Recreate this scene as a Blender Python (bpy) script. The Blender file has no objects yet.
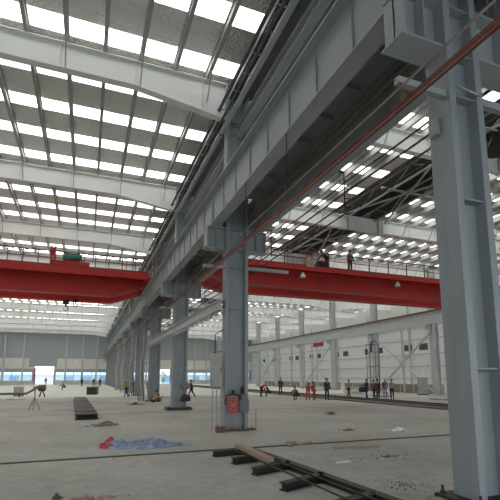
import bpy, bmesh, math, random
from mathutils import Vector, Matrix
R = random.Random(7)
C = bpy.context.scene.collection
V = Vector
ORD = ['nearest', 'second nearest', 'third nearest', 'fourth nearest', 'fifth nearest', 'sixth nearest', 'seventh nearest',
       'eighth nearest', 'ninth nearest', 'tenth nearest', 'eleventh nearest', 'twelfth nearest', 'thirteenth nearest',
       'fourteenth nearest', 'fifteenth nearest', 'sixteenth nearest', 'seventeenth nearest', 'eighteenth nearest', 'nineteenth nearest', 'twentieth nearest']

# ------------------------------------------------------------------ camera
CAM_F, CAM_PITCH, CAM_YAW, CAM_CY, CAM_H = 420.081, 8.4897, 21.1127, 314.296, 1.9
cam = bpy.data.cameras.new('camera')
co = bpy.data.objects.new('camera', cam)
C.objects.link(co)
cam.sensor_width = 36
cam.lens = 36 * CAM_F / 500
cam.shift_y = (CAM_CY - 250) / 500
cam.clip_start = 0.05
cam.clip_end = 1000
co.location = (0, 0, CAM_H)
co.rotation_euler = (math.radians(90 + CAM_PITCH), 0, math.radians(-CAM_YAW))
bpy.context.scene.camera = co
vs = bpy.context.scene.view_settings
vs.view_transform = 'Standard'
vs.look = 'None'
vs.gamma = 1
vs.exposure = 0.15
vs.use_curve_mapping = False

# ------------------------------------------------------------------ materials
def mat(name, col, rough=0.6, metal=0.0, var=0.08, scale=3.0, bump=0.0, bscale=20.0, stretch=None, dirt_or_glint=None, dirt_or_glint_amt=0.3):
    m = bpy.data.materials.new(name)
    m.use_nodes = True
    nt = m.node_tree
    b = nt.nodes['Principled BSDF']
    b.inputs['Roughness'].default_value = rough
    b.inputs['Metallic'].default_value = metal
    tc = nt.nodes.new('ShaderNodeTexCoord')
    mp = nt.nodes.new('ShaderNodeMapping')
    nt.links.new(tc.outputs['Object'], mp.inputs['Vector'])
    if stretch: mp.inputs['Scale'].default_value = stretch
    n = nt.nodes.new('ShaderNodeTexNoise')
    n.inputs['Scale'].default_value = scale
    n.inputs['Detail'].default_value = 6
    nt.links.new(mp.outputs['Vector'], n.inputs['Vector'])
    r = nt.nodes.new('ShaderNodeValToRGB')
    r.color_ramp.elements[0].position = 0.3
    r.color_ramp.elements[1].position = 0.7
    r.color_ramp.elements[0].color = (*[max(0, c * (1 - var)) for c in col], 1)
    r.color_ramp.elements[1].color = (*[min(1, c * (1 + var)) for c in col], 1)
    nt.links.new(n.outputs['Fac'], r.inputs['Fac'])
    out = r.outputs['Color']
    if dirt_or_glint:
        n2 = nt.nodes.new('ShaderNodeTexNoise')
        n2.inputs['Scale'].default_value = scale * 0.6
        n2.inputs['Detail'].default_value = 8
        n2.inputs['Roughness'].default_value = 0.7
        nt.links.new(mp.outputs['Vector'], n2.inputs['Vector'])
        r2 = nt.nodes.new('ShaderNodeValToRGB')
        r2.color_ramp.elements[0].position = 0.5
        r2.color_ramp.elements[0].color = (0, 0, 0, 1)
        r2.color_ramp.elements[1].position = 0.68
        r2.color_ramp.elements[1].color = (dirt_or_glint_amt,) * 3 + (1,)
        nt.links.new(n2.outputs['Fac'], r2.inputs['Fac'])
        mx = nt.nodes.new('ShaderNodeMixRGB')
        nt.links.new(r2.outputs['Color'], mx.inputs['Fac'])
        nt.links.new(out, mx.inputs['Color1'])
        mx.inputs['Color2'].default_value = (*dirt_or_glint, 1)
        out = mx.outputs['Color']
    nt.links.new(out, b.inputs['Base Color'])
    if bump:
        n3 = nt.nodes.new('ShaderNodeTexNoise')
        n3.inputs['Scale'].default_value = bscale
        n3.inputs['Detail'].default_value = 4
        nt.links.new(tc.outputs['Object'], n3.inputs['Vector'])
        bp = nt.nodes.new('ShaderNodeBump')
        bp.inputs['Strength'].default_value = bump
        bp.inputs['Distance'].default_value = 0.05
        nt.links.new(n3.outputs['Fac'], bp.inputs['Height'])
        nt.links.new(bp.outputs['Normal'], b.inputs['Normal'])
    return m

def emis(name, col, s):
    m = bpy.data.materials.new(name)
    m.use_nodes = True
    b = m.node_tree.nodes['Principled BSDF']
    b.inputs['Base Color'].default_value = (*col, 1)
    b.inputs['Emission Color'].default_value = (*col, 1)
    b.inputs['Emission Strength'].default_value = s
    return m

M = dict(
    column=mat('grey paint on column steel', (.285, .315, .325), .45, 0, .10, 1.5, stretch=(3, 3, .35), dirt_or_glint=(.25, .26, .25), dirt_or_glint_amt=.35),
    girder=mat('grey paint on girders', (.36, .385, .39), .5, 0, .06, 1.2, dirt_or_glint=(.28, .28, .26), dirt_or_glint_amt=.25),
    rafter=mat('pale paint on rafters', (.82, .83, .81), .5, 0, .03, 1.0),
    farsteel=mat('light grey steel paint', (.52, .54, .54), .5, 0, .06, 1.5),
    purlin=mat('galvanised purlin steel', (.42, .43, .41), .45, .1, .1, 3.0),
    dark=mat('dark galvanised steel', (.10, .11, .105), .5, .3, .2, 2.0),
    pipe=mat('grey pipe', (.34, .35, .35), .4, .1, .08, 2.0),
    brown=mat('brown pipe', (.17, .12, .075), .6, 0, .2, 2.0),
    red=mat('red crane paint', (.42, .013, .007), .55, 0, .10, 1.2, dirt_or_glint=(.26, .025, .02), dirt_or_glint_amt=.4),
    reddark=mat('dark red crane paint', (.16, .02, .016), .5, 0, .1, 1.2),
    rail_red=mat('brown red conductor casing', (.17, .045, .028), .5, 0, .15, 2.0, dirt_or_glint=(.2, .1, .07), dirt_or_glint_amt=.5),
    rail_pale=mat('pale conductor rail', (.30, .22, .19), .5, .1, .15, 2.0, dirt_or_glint=(.25, .07, .04), dirt_or_glint_amt=.8),
    green=mat('green motor paint', (.03, .26, .19), .45),
    black=mat('black rubber', (.02, .02, .02), .6),
    steel=mat('bare dark rail steel', (.045, .04, .038), .55, .3, .25, 4.0),
    rust=mat('rusty steel', (.16, .09, .055), .8, .1, .35, 8.0),
    wood=mat('weathered timber', (.36, .27, .19), .8, 0, .2, 6.0, stretch=(1, 8, 1)),
    cable=mat('black cable', (.03, .025, .025), .5),
    cableb=mat('copper brown cable', (.13, .07, .05), .5),
    cab=mat('beige grey cabinet paint', (.40, .41, .38), .5),
    placard=mat('red placard', (.42, .07, .07), .5),
    white=mat('white paint', (.80, .80, .78), .5),
    wallgrey=mat('grey cladding', (.30, .33, .335), .6, 0, .05, 2.0),
    beige=mat('beige panel', (.74, .71, .64), .7, 0, .06, 1.0),
    wallwhite=mat('white wall panels', (.78, .79, .77), .6, 0, .04, .6),
    wallbrown=mat('dusty brown low wall', (.30, .28, .24), .9, 0, .15, 1.5),
    lightfloor=mat('pale concrete', (.62, .62, .58), .85, 0, .08, .5),
    trench=mat('dark ballast', (.12, .11, .095), .95, 0, .35, 3.0, bump=.5, bscale=8),
    tarp=mat('blue tarpaulin', (.17, .235, .37), .4, 0, .35, 6.0, dirt_or_glint=(.48, .52, .58), dirt_or_glint_amt=.9),  # whitish crumple highlights painted into the blue as pale blotches
    tarpred=mat('red cloth', (.50, .06, .08), .7),
    rubble=mat('broken concrete', (.30, .28, .25), .95, 0, .3, 9.0),
    soil=mat('dark soil', (.13, .11, .09), .95, 0, .35, 9.0),
    brick=mat('reddish brick', (.42, .25, .21), .9, 0, .2, 9.0),
    skin=mat('skin', (.36, .20, .13), .6),
    hair=mat('black hair', (.015, .012, .01), .6),
    c_orange=mat('orange red cloth', (.46, .075, .03), .8),
    c_dark=mat('dark cloth', (.035, .035, .045), .85),
    c_blue=mat('blue cloth', (.06, .10, .24), .85),
    c_grey=mat('grey cloth', (.20, .21, .22), .85),
    c_maroon=mat('maroon cloth', (.20, .05, .045), .85),
    c_tan=mat('tan cloth', (.42, .27, .18), .85),
    c_yellow=mat('yellow cloth', (.45, .36, .10), .85),
    shoe=mat('dark shoes', (.04, .03, .025), .7),
    h_yellow=mat('yellow helmet', (.70, .50, .05), .4),
    h_red=mat('red helmet', (.60, .05, .03), .4),
    h_blue=mat('blue helmet', (.05, .15, .5), .4),
    paper=mat('white paper', (.8, .8, .78), .9),
    outblue=mat('blue sheeting', (.25, .50, .80), .6),
    outwhite=mat('white outside wall', (.85, .88, .9), .7),
    leaf=mat('leaves', (.22, .36, .09), .8, 0, .4, 3.0),
    magenta=mat('magenta cloth', (.55, .10, .28), .7),
    sky=emis('lit translucent roof sheet', (1.0, .995, .965), 2.9),
    yellowst=mat('dull yellow paint', (.32, .29, .12), .6),
)

# concrete floor
def floor_mat():
    m = bpy.data.materials.new('dusty concrete floor')
    m.use_nodes = True
    nt = m.node_tree
    b = nt.nodes['Principled BSDF']
    b.inputs['Roughness'].default_value = .75
    tc = nt.nodes.new('ShaderNodeTexCoord')
    def noise(sc, det, st):
        mp = nt.nodes.new('ShaderNodeMapping')
        mp.inputs['Scale'].default_value = st
        nt.links.new(tc.outputs['Object'], mp.inputs['Vector'])
        n = nt.nodes.new('ShaderNodeTexNoise')
        n.inputs['Scale'].default_value = sc
        n.inputs['Detail'].default_value = det
        n.inputs['Roughness'].default_value = .65
        nt.links.new(mp.outputs['Vector'], n.inputs['Vector'])
        return n
    n1 = noise(.16, 7, (1, 1, 1))
    r = nt.nodes.new('ShaderNodeValToRGB')
    e = r.color_ramp.elements
    e[0].position = .30; e[0].color = (.275, .27, .24, 1)
    e[1].position = .66; e[1].color = (.47, .46, .42, 1)
    x = e.new(.5); x.color = (.39, .385, .345, 1)
    nt.links.new(n1.outputs['Fac'], r.inputs['Fac'])
    n2 = noise(3.5, 8, (1, 1, 1))
    mx = nt.nodes.new('ShaderNodeMixRGB')
    mx.blend_type = 'OVERLAY'
    mx.inputs['Fac'].default_value = .35
    nt.links.new(r.outputs['Color'], mx.inputs['Color1'])
    nt.links.new(n2.outputs['Fac'], mx.inputs['Color2'])
    # dark wet or oily patches
    n4 = noise(.45, 5, (1.0, .55, 1))
    r4 = nt.nodes.new('ShaderNodeValToRGB')
    r4.color_ramp.elements[0].position = .60; r4.color_ramp.elements[0].color = (0, 0, 0, 1)
    r4.color_ramp.elements[1].position = .70; r4.color_ramp.elements[1].color = (.4, .4, .4, 1)
    nt.links.new(n4.outputs['Fac'], r4.inputs['Fac'])
    mx2 = nt.nodes.new('ShaderNodeMixRGB')
    nt.links.new(r4.outputs['Color'], mx2.inputs['Fac'])
    nt.links.new(mx.outputs['Color'], mx2.inputs['Color1'])
    mx2.inputs['Color2'].default_value = (.20, .20, .185, 1)
    nt.links.new(mx2.outputs['Color'], b.inputs['Base Color'])
    n3 = noise(12, 6, (1, 1, 1))
    bp = nt.nodes.new('ShaderNodeBump')
    bp.inputs['Strength'].default_value = .25
    bp.inputs['Distance'].default_value = .02
    nt.links.new(n3.outputs['Fac'], bp.inputs['Height'])
    nt.links.new(bp.outputs['Normal'], b.inputs['Normal'])
    return m
M['floor'] = floor_mat()

def foil_mat(name, col, rough, metal):
    m = bpy.data.materials.new(name)
    m.use_nodes = True
    nt = m.node_tree
    b = nt.nodes['Principled BSDF']
    b.inputs['Base Color'].default_value = (*col, 1)
    b.inputs['Roughness'].default_value = rough
    b.inputs['Metallic'].default_value = metal
    tc = nt.nodes.new('ShaderNodeTexCoord')
    n = nt.nodes.new('ShaderNodeTexNoise')
    n.inputs['Scale'].default_value = 7
    n.inputs['Detail'].default_value = 3
    n.inputs['Distortion'].default_value = 1.2
    nt.links.new(tc.outputs['Object'], n.inputs['Vector'])
    bp = nt.nodes.new('ShaderNodeBump')
    bp.inputs['Strength'].default_value = 1.0
    bp.inputs['Distance'].default_value = .12
    nt.links.new(n.outputs['Fac'], bp.inputs['Height'])
    w = nt.nodes.new('ShaderNodeTexWave')
    w.bands_direction = 'Y'
    w.inputs['Scale'].default_value = 1.6
    w.inputs['Distortion'].default_value = .6
    nt.links.new(tc.outputs['Object'], w.inputs['Vector'])
    bp2 = nt.nodes.new('ShaderNodeBump')
    bp2.inputs['Strength'].default_value = .25
    bp2.inputs['Distance'].default_value = .05
    nt.links.new(w.outputs['Fac'], bp2.inputs['Height'])
    nt.links.new(bp.outputs['Normal'], bp2.inputs['Normal'])
    nt.links.new(bp2.outputs['Normal'], b.inputs['Normal'])
    return m
M['foil'] = foil_mat('silver roof foil', (.80, .80, .77), .30, .65)
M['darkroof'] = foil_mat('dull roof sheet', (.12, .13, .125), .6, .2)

def corrugated(name, col, horizontal=True, freq=2.2):
    m = bpy.data.materials.new(name)
    m.use_nodes = True
    nt = m.node_tree
    b = nt.nodes['Principled BSDF']
    b.inputs['Base Color'].default_value = (*col, 1)
    b.inputs['Roughness'].default_value = .6
    tc = nt.nodes.new('ShaderNodeTexCoord')
    w = nt.nodes.new('ShaderNodeTexWave')
    w.bands_direction = 'Z' if horizontal else 'Y'
    w.inputs['Scale'].default_value = freq
    nt.links.new(tc.outputs['Object'], w.inputs['Vector'])
    bp = nt.nodes.new('ShaderNodeBump')
    bp.inputs['Strength'].default_value = .6
    bp.inputs['Distance'].default_value = .1
    nt.links.new(w.outputs['Fac'], bp.inputs['Height'])
    nt.links.new(bp.outputs['Normal'], b.inputs['Normal'])
    return m
M['corrgrey'] = corrugated('grey corrugated cladding', (.44, .475, .48))
M['corrwhite'] = corrugated('white corrugated cladding', (.80, .81, .80), False, 1.2)

def glass_mat():
    m = bpy.data.materials.new('dusty window glass')
    m.use_nodes = True
    nt = m.node_tree
    nt.nodes.clear()
    o = nt.nodes.new('ShaderNodeOutputMaterial')
    mx = nt.nodes.new('ShaderNodeMixShader')
    mx.inputs['Fac'].default_value = .12
    t = nt.nodes.new('ShaderNodeBsdfTransparent')
    t.inputs['Color'].default_value = (.85, .95, 1, 1)
    g = nt.nodes.new('ShaderNodeBsdfGlossy')
    g.inputs['Roughness'].default_value = .15
    nt.links.new(t.outputs[0], mx.inputs[1])
    nt.links.new(g.outputs[0], mx.inputs[2])
    nt.links.new(mx.outputs[0], o.inputs['Surface'])
    return m
M['glass'] = glass_mat()

# ------------------------------------------------------------------ mesh builder
class MB:
    def __init__(s): s.v = []; s.f = []
    def box(s, x0, x1, y0, y1, z0, z1):
        if x0 > x1: x0, x1 = x1, x0
        if y0 > y1: y0, y1 = y1, y0
        if z0 > z1: z0, z1 = z1, z0
        b = len(s.v)
        s.v += [(x, y, z) for z in (z0, z1) for y in (y0, y1) for x in (x0, x1)]
        s.f += [tuple(b + i for i in q) for q in ((0, 2, 3, 1), (4, 5, 7, 6), (0, 1, 5, 4), (2, 6, 7, 3), (0, 4, 6, 2), (1, 3, 7, 5))]
        return s
    def cbox(s, c, d): return s.box(c[0] - d[0] / 2, c[0] + d[0] / 2, c[1] - d[1] / 2, c[1] + d[1] / 2, c[2] - d[2] / 2, c[2] + d[2] / 2)
    def bar(s, a, b, w, h=None):
        a, b = V(a), V(b)
        h = h or w
        d = (b - a).normalized()
        u = V((0, 0, 1)) if abs(d.z) < .95 else V((0, 1, 0))
        x = d.cross(u).normalized() * (w / 2)
        y = x.cross(d).normalized() * (h / 2)
        k = len(s.v)
        for p in (a, b):
            s.v += [tuple(p - x - y), tuple(p + x - y), tuple(p + x + y), tuple(p - x + y)]
        s.f += [tuple(k + i for i in q) for q in ((0, 1, 2, 3), (7, 6, 5, 4), (0, 4, 5, 1), (1, 5, 6, 2), (2, 6, 7, 3), (3, 7, 4, 0))]
        return s
    def tube(s, pts, r, n=8, r2=None):
        pts = [V(p) for p in pts]
        k0 = len(s.v)
        for i, p in enumerate(pts):
            d = (pts[min(i + 1, len(pts) - 1)] - pts[max(i - 1, 0)]).normalized()
            u = V((0, 0, 1)) if abs(d.z) < .9 else V((0, 1, 0))
            x = d.cross(u).normalized()
            y = x.cross(d).normalized()
            rr = r + ((r2 if r2 is not None else r) - r) * i / max(1, len(pts) - 1)
            for j in range(n):
                a = 2 * math.pi * j / n
                s.v.append(tuple(p + x * math.cos(a) * rr + y * math.sin(a) * rr))
        for i in range(len(pts) - 1):
            for j in range(n):
                a = k0 + i * n + j; b = k0 + i * n + (j + 1) % n
                s.f.append((a, b, b + n, a + n))
        s.f.append(tuple(k0 + j for j in range(n))[::-1])
        s.f.append(tuple(k0 + (len(pts) - 1) * n + j for j in range(n)))
        return s
    def lathe(s, prof, c=(0, 0, 0), n=12, axis='Z'):
        k0 = len(s.v)
        for (r, z) in prof:
            for j in range(n):
                a = 2 * math.pi * j / n
                p = (r * math.cos(a), r * math.sin(a), z)
                if axis == 'X': p = (z, r * math.cos(a), r * math.sin(a))
                if axis == 'Y': p = (r * math.cos(a), z, r * math.sin(a))
                s.v.append((p[0] + c[0], p[1] + c[1], p[2] + c[2]))
        m = len(prof)
        for i in range(m - 1):
            for j in range(n):
                a = k0 + i * n + j; b = k0 + i * n + (j + 1) % n
                s.f.append((a, b, b + n, a + n))
        s.f.append(tuple(k0 + j for j in range(n))[::-1])
        s.f.append(tuple(k0 + (m - 1) * n + j for j in range(n)))
        return s
    def prism(s, poly, axis, a, b):
        # poly of 2D points; axis 'X','Y','Z' is the extrusion axis
        n = len(poly)
        k = len(s.v)
        for t in (a, b):
            for (p, q) in poly:
                s.v.append({'X': (t, p, q), 'Y': (p, t, q), 'Z': (p, q, t)}[axis])
        s.f.append(tuple(range(k, k + n)))
        s.f.append(tuple(range(k + n, k + 2 * n))[::-1])
        for i in range(n):
            j = (i + 1) % n
            s.f.append((k + i, k + n + i, k + n + j, k + j))
        return s
    def mesh(s, name, smooth=False):
        me = bpy.data.meshes.new(name)
        me.from_pydata(s.v, [], s.f)
        bm = bmesh.new()
        bm.from_mesh(me)
        bmesh.ops.recalc_face_normals(bm, faces=bm.faces)
        bm.to_mesh(me)
        bm.free()
        if smooth:
            for p in me.polygons: p.use_smooth = True
        return me
    def build(s, name, m, parent=None, bevel=0, smooth=False):
        me = s.mesh(name, smooth)
        me.materials.append(m)
        o = bpy.data.objects.new(name, me)
        C.objects.link(o)
        if parent is not None:
            o.parent = parent
        if bevel:
            b = o.modifiers.new('bevel', 'BEVEL')
            b.width = bevel
            b.segments = 2
            b.limit_method = 'ANGLE'
        return o

def tag(o, label=None, cat=None, group=None, kind=None):
    if label: o['label'] = label
    if cat: o['category'] = cat
    if group: o['group'] = group
    if kind: o['kind'] = kind
    return o
def thing(name, label, cat, loc=(0, 0, 0), rz=0, group=None):
    o = bpy.data.objects.new(name, None)
    o.empty_display_size = .2
    C.objects.link(o)
    o.location = loc
    o.rotation_euler = (0, 0, rz)
    return tag(o, label, cat, group)
def dup(o, loc=None, label=None, parent=None, rz=None):
    c = o.copy()
    C.objects.link(c)
    if parent is not None: c.parent = parent
    if loc is not None: c.location = loc
    if rz is not None: c.rotation_euler = (0, 0, rz)
    if label: c['label'] = label
    for ch in list(o.children): dup(ch, parent=c)
    return c
def struct(o): o['kind'] = 'structure'; return o

# ------------------------------------------------------------------ dimensions
XC0, XC1 = 4.7, 5.6            # column faces of the middle row
XM = 5.15
YC = [4.35, 14.9, 25, 35, 45, 55, 65, 75, 85, 95, 105, 114.5]
YEND = 118
YB = -8
ZG0, ZG1 = 7.55, 8.9           # crane girder
XGL, XGR = 4.25, 6.05
ZR0, ZR1 = 12.65, 13.65        # rafter
ZP = 14.08                     # roof sheet
XW0, XW1 = -24.0, 46.0
XRB = 34.35                    # far face of the right bay
XFR = 34.8                     # far row column centre
YF = [5, 15, 25, 35, 45, 55, 65, 75, 85, 95, 105, 114.5]

# ------------------------------------------------------------------ floor, ground
struct(MB().box(XW0, XW1, YB, 43.0, -.25, 0).build('floor', M['floor']))
struct(MB().box(XW0, XW1, 43.35, YEND, -.25, .0).build('floor', M['lightfloor']))
struct(MB().box(XW0, XW1, 43.0, 43.35, -.25, -.06).build('trim_1', M['trench']))
struct(MB().box(-150, 180, YB - 60, 300, -.6, -.26).build('floor', M['lightfloor'])).name = 'floor_outside'
# steel-edged joint across the floor
struct(MB().box(XW0, 20.3, 10.93, 11.05, 0, .018).build('trim_2', M['steel']))
struct(MB().box(XW0, 20.3, 23.6, 23.64, 0, .006).build('trim_3', M['soil']))
# dark ballast strip with buried track along the far row
b = MB()
b.box(19.6, 23.6, 14, 96, 0, .07)
struct(b.build('trim_4', M['trench']))
b = MB()
for x in (21.2, 22.6): b.box(x - .04, x + .04, 14, 96, .07, .14); b.box(x - .08, x + .08, 14, 96, .07, .09)
struct(b.build('trim_5', M['steel']))

# ------------------------------------------------------------------ roof
SK = [12.0 + 2.5 * k for k in range(-7, 44)]
SK = [y for y in SK if 8 < y < YEND - 1]
HW = .43
def ceiling(x0, x1, z, m, strips, name='ceiling'):
    b = MB()
    y = YB
    for s in strips:
        b.box(x0, x1, y, s - HW, z, z + .05)
        y = s + HW
    b.box(x0, x1, y, YEND, z, z + .05)
    return struct(b.build(name, m))
XR0, XR1 = 16.4, 20.6
ceiling(XW0, 5.05, ZP, M['foil'], SK)
ceiling(6.85, XR0, ZP, M['foil'], SK)
ceiling(XR1, XFR, ZP, M['foil'], SK)
ceiling(XFR, XFR + .6, ZP, M['darkroof'], [])
ceiling(XFR + .6, XW1, ZP, M['foil'], SK)
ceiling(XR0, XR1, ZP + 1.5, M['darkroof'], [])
n = 0
for y in SK:
    for (x0, x1) in ((XW0, 5.05), (6.85, XR0), (XR1, XFR), (XFR + .6, XW1)):
        n += 1
        o = MB().box(x0, x1, y - HW + .005, y + HW - .005, ZP + .01, ZP + .04).build('window_%d' % n, M['sky'])
        struct(o)
# monitor sides
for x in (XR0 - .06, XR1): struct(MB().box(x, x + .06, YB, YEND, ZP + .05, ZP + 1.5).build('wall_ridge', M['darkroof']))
# valley gutter above the middle columns
b = MB()
b.prism([(5.05, ZP), (5.2, 13.25), (6.7, 13.25), (6.85, ZP), (6.85, ZP + .05), (5.05, ZP + .05)], 'Y', YB, YEND)
tag(b.build('valley_gutter', M['dark']), 'dark galvanised valley gutter running the length of the hall above the middle column row', 'gutter')

# purlins: one cold formed Z section per line
pm = MB()
pm.box(-.012, .012, YB, YEND, ZR1, ZP - .02)
pm.box(-.07, .07, YB, YEND, ZR1, ZR1 + .02)
pm.box(-.07, .07, YB, YEND, ZP - .04, ZP - .02)
p0 = pm.build('roof_purlin', M['purlin'])
NUM = ['first', 'second', 'third', 'fourth', 'fifth', 'sixth', 'seventh', 'eighth', 'ninth', 'tenth', 'eleventh', 'twelfth', 'thirteenth',
       'fourteenth', 'fifteenth', 'sixteenth', 'seventeenth', 'eighteenth', 'nineteenth', 'twentieth']
xs = [3.9 - 1.29 * k for k in range(20)]
for i, x in enumerate(xs):
    o = p0 if i == 0 else p0.copy()
    if i: C.objects.link(o)
    o.location = (x, 0, 0)
    tag(o, 'galvanised roof purlin in the left bay, %s one left of the middle column row' % NUM[i], 'purlin', 'left bay purlins')
xr = [7.3 + 1.29 * k for k in range(7)] + [21.0 + 1.29 * k for k in range(11)]
for i, x in enumerate(xr):
    o = p0.copy()
    C.objects.link(o)
    o.location = (x, 0, 0)
    tag(o, 'galvanised roof purlin in the right bay, %s one right of the valley gutter' % NUM[i], 'purlin', 'right bay purlins')

xt = [XFR + 1.2 + 1.29 * k for k in range(8)]
for i, x in enumerate(xt):
    o = p0.copy()
    C.objects.link(o)
    o.location = (x, 0, 0)
    tag(o, 'galvanised roof purlin in the farthest bay, %s one beyond the far column row' % NUM[i], 'purlin', 'farthest bay purlins')
# rafters
def rafter(x0, x1, haunch_l, haunch_r, name, label, group):
    t = thing(name, label, 'rafter', (0, 0, 0), 0, group)
    def zb(x):
        z = ZR0
        if haunch_r and x > x1 - 3.6: z -= .55 * (x - (x1 - 3.6)) / 3.6
        if haunch_l and x < x0 + 3.6: z -= .55 * ((x0 + 3.6) - x) / 3.6
        return z
    st = [x0] + ([x0 + 3.6] if haunch_l else []) + ([x1 - 3.6] if haunch_r else []) + [x1]
    poly = [(x, zb(x)) for x in st] + [(x1, ZR1 - .02), (x0, ZR1 - .02)]
    w = MB().prism(poly, 'Y', -.012, .012)
    k = x0 + 1.9
    while k < x1 - .5:
        w.box(k - .01, k + .01, -.12, .12, zb(k) + .02, ZR1 - .03)
        k += 2.58
    w.build('web', M['rafter'], t)
    f = MB()
    for a, b_ in zip(st[:-1], st[1:]):
        f.prism([(a, zb(a) - .025), (b_, zb(b_) - .025), (b_, zb(b_)), (a, zb(a))], 'Y', -.16, .16)
    f.build('bottom_flange', M['rafter'], t)
    MB().box(x0, x1, -.16, .16, ZR1 - .03, ZR1 - .003).build('top_flange', M['rafter'], t)
    for (xe, hl) in ((x0, haunch_l), (x1, haunch_r)):
        if hl:
            s = 1 if xe == x0 else -1
            e = MB().box(xe, xe + s * .03, -.18, .18, zb(xe) - .06, ZR1 - .004)
            for z in (12.3, 12.6, 12.9, 13.2, 13.45):
                for y in (-.1, .1): e.lathe([(.022, 0), (.022, .03)], (xe + (s * .03 if s > 0 else -.06), y, z), 6, 'X')
            e.build('end_plate', M['girder'], t)
    return t
rl0 = rafter(XW0, XC0, False, True, 'roof_rafter', '', 'left bay rafters')
rr0 = rafter(XC1, XRB, True, True, 'roof_rafter', '', 'right bay rafters')
rt0 = rafter(XFR + .45, XW1, True, False, 'roof_rafter', '', 'farthest bay rafters')
for x in (17.3, 20.0):
    MB().box(x - .03, x + .03, -.19, .19, ZR0 - .05, ZR1 - .004).build('splice_plate', M['girder'], rr0)
brace = MB().bar((0, -.75, ZR1 - .05), (0, -.06, ZR0 + .03), .045).build('fly_brace', M['purlin'], rl0)
brace.location.x = xs[0]
for x in xs[2:14:2]: dup(brace, (x, 0, 0), parent=rl0)
bmesh_r = dup(brace, (xr[0], 0, 0), parent=rr0)
for x in xr[2::2]: dup(brace, (x, 0, 0), parent=rr0)
for i, y in enumerate(YC):
    for base, side in ((rl0, 'left'), (rr0, 'right'), (rt0, 'farthest')):
        lab = 'pale steel roof rafter spanning the %s bay, %s to the camera' % (side, ORD[i])
        if i == 0:
            base.location = (0, y, 0); base['label'] = lab
        else:
            dup(base, (0, y, 0), lab)

# rod bracing inside the ridge monitor of the right bay
for i in range(1, len(YC) - 1):
    ya, yb = YC[i - 1] + .2, YC[i] - .2
    t = thing('ridge_bracing', 'dark crossed bracing below the right bay ridge, %s set from the camera' % NUM[i - 1], 'bracing', (18.5, ya, 13.4), 0, 'ridge bracing sets')
    for (a, b_) in (((-2.0, 0), (2.0, yb - ya)), ((2.0, 0), (-2.0, yb - ya))):
        MB().bar((a[0], a[1], 0), (b_[0], b_[1], 0 if a[0] < 0 else .1), .09).build('diagonal', M['purlin'], t)
    MB().bar((-2.1, (yb - ya) / 2, .08), (2.1, (yb - ya) / 2, .08), .12).build('strut', M['purlin'], t)
    lt = MB()
    for x in (-1.2, 1.2):
        lt.bar((x, -.2, .15), (x, yb - ya + .2, .15), .10)
        lt.bar((x, -.2, 1.0), (x, yb - ya + .2, 1.0), .10)
        nn = 6
        for k in range(nn):
            y0 = (yb - ya) * k / nn; y1 = (yb - ya) * (k + 1) / nn
            lt.bar((x, y0, .15 if k % 2 else 1.0), (x, y1, 1.0 if k % 2 else .15), .06)
    lt.build('lattice', M['purlin'], t)

# longitudinal eaves beam and cable tray between column tops, one per span
for i in range(len(YC) - 1):
    ya, yb = YC[i] + .22, YC[i + 1] - .22
    L = yb - ya
    t = thing('eaves_beam', 'dark grey eaves beam between the %s and next middle columns' % NUM[i], 'beam', (5.2, ya, 11.35), 0, 'eaves beams')
    MB().box(-.13, .13, 0, L, 0, .03).box(-.13, .13, 0, L, .42, .45).box(-.01, .01, 0, L, .03, .42).build('beam', M['girder'], t)
tray = thing('cable_tray', 'dark ladder cable tray running beside the middle column tops', 'cable tray', (4.95, 0, 12.98))
MB().box(-.2, -.17, YB, YEND - .1, 0, .1).box(.17, .2, YB, YEND - .1, 0, .1).build('side_rail', M['purlin'], tray)
rg = MB().box(-.17, .17, 0, .05, .02, .05).build('rung', M['purlin'], tray)
rg.location.y = 8
for k in range(1, 90): dup(rg, (0, 8 + k * 1.03, 0), parent=tray)
q = MB()
for x in (-.11, -.05, .02, .08, .13): q.tube([(x, YB, .08), (x, YEND - .1, .08)], .025, 6)
q.build('cables', M['cable'], tray)
# pipes along the column row
def longpipe(x, z, r, m, name, label, cat, y0=YB, y1=YEND - .1, straps=True):
    pts = [(x, y0, z), (x, y1, z)]
    t = thing(name, label, cat)
    MB().tube(pts, r, 10).build('pipe', m, t, smooth=True)
    s = MB().lathe([(r + .02, -.03), (r + .02, .03)], (0, 0, 0), 10, 'Y')
    s.bar((0, 0, r), ((XC0 + .01 if x < XC0 else XC1 - .01) - x, 0, r), .04)
    c_ = s.build('clamp', M['dark'], t)
    c_.location = (x, YC[0], z)
    for y in YC[1:]: dup(c_, (x, y, z), parent=t)
    return t
longpipe(4.55, 11.55, .09, M['pipe'], 'roof_pipe', 'pale round pipe under the roof along the left of the middle columns', 'pipe')
longpipe(4.5, 12.0, .05, M['dark'], 'roof_pipe', 'thin dark pipe above the pale pipe left of the middle columns', 'pipe')
longpipe(5.69, 11.9, .10, M['pipe'], 'roof_pipe', 'grey pipe along the right of the middle columns below the gutter', 'pipe')
longpipe(5.66, 11.2, .05, M['dark'], 'roof_pipe', 'thin dark pipe lowest on the right of the middle columns', 'pipe')
longpipe(4.42, 12.5, .06, M['dark'], 'roof_pipe', 'dark pipe close below the rafter ends left of the middle columns', 'pipe')
longpipe(5.70, 12.5, .07, M['pipe'], 'roof_pipe', 'upper grey pipe along the right of the middle columns', 'pipe')
longpipe(5.655, 8.1, .055, M['brown'], 'brown_pipe', 'brown pipe running between the twin crane girders', 'pipe')

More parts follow.
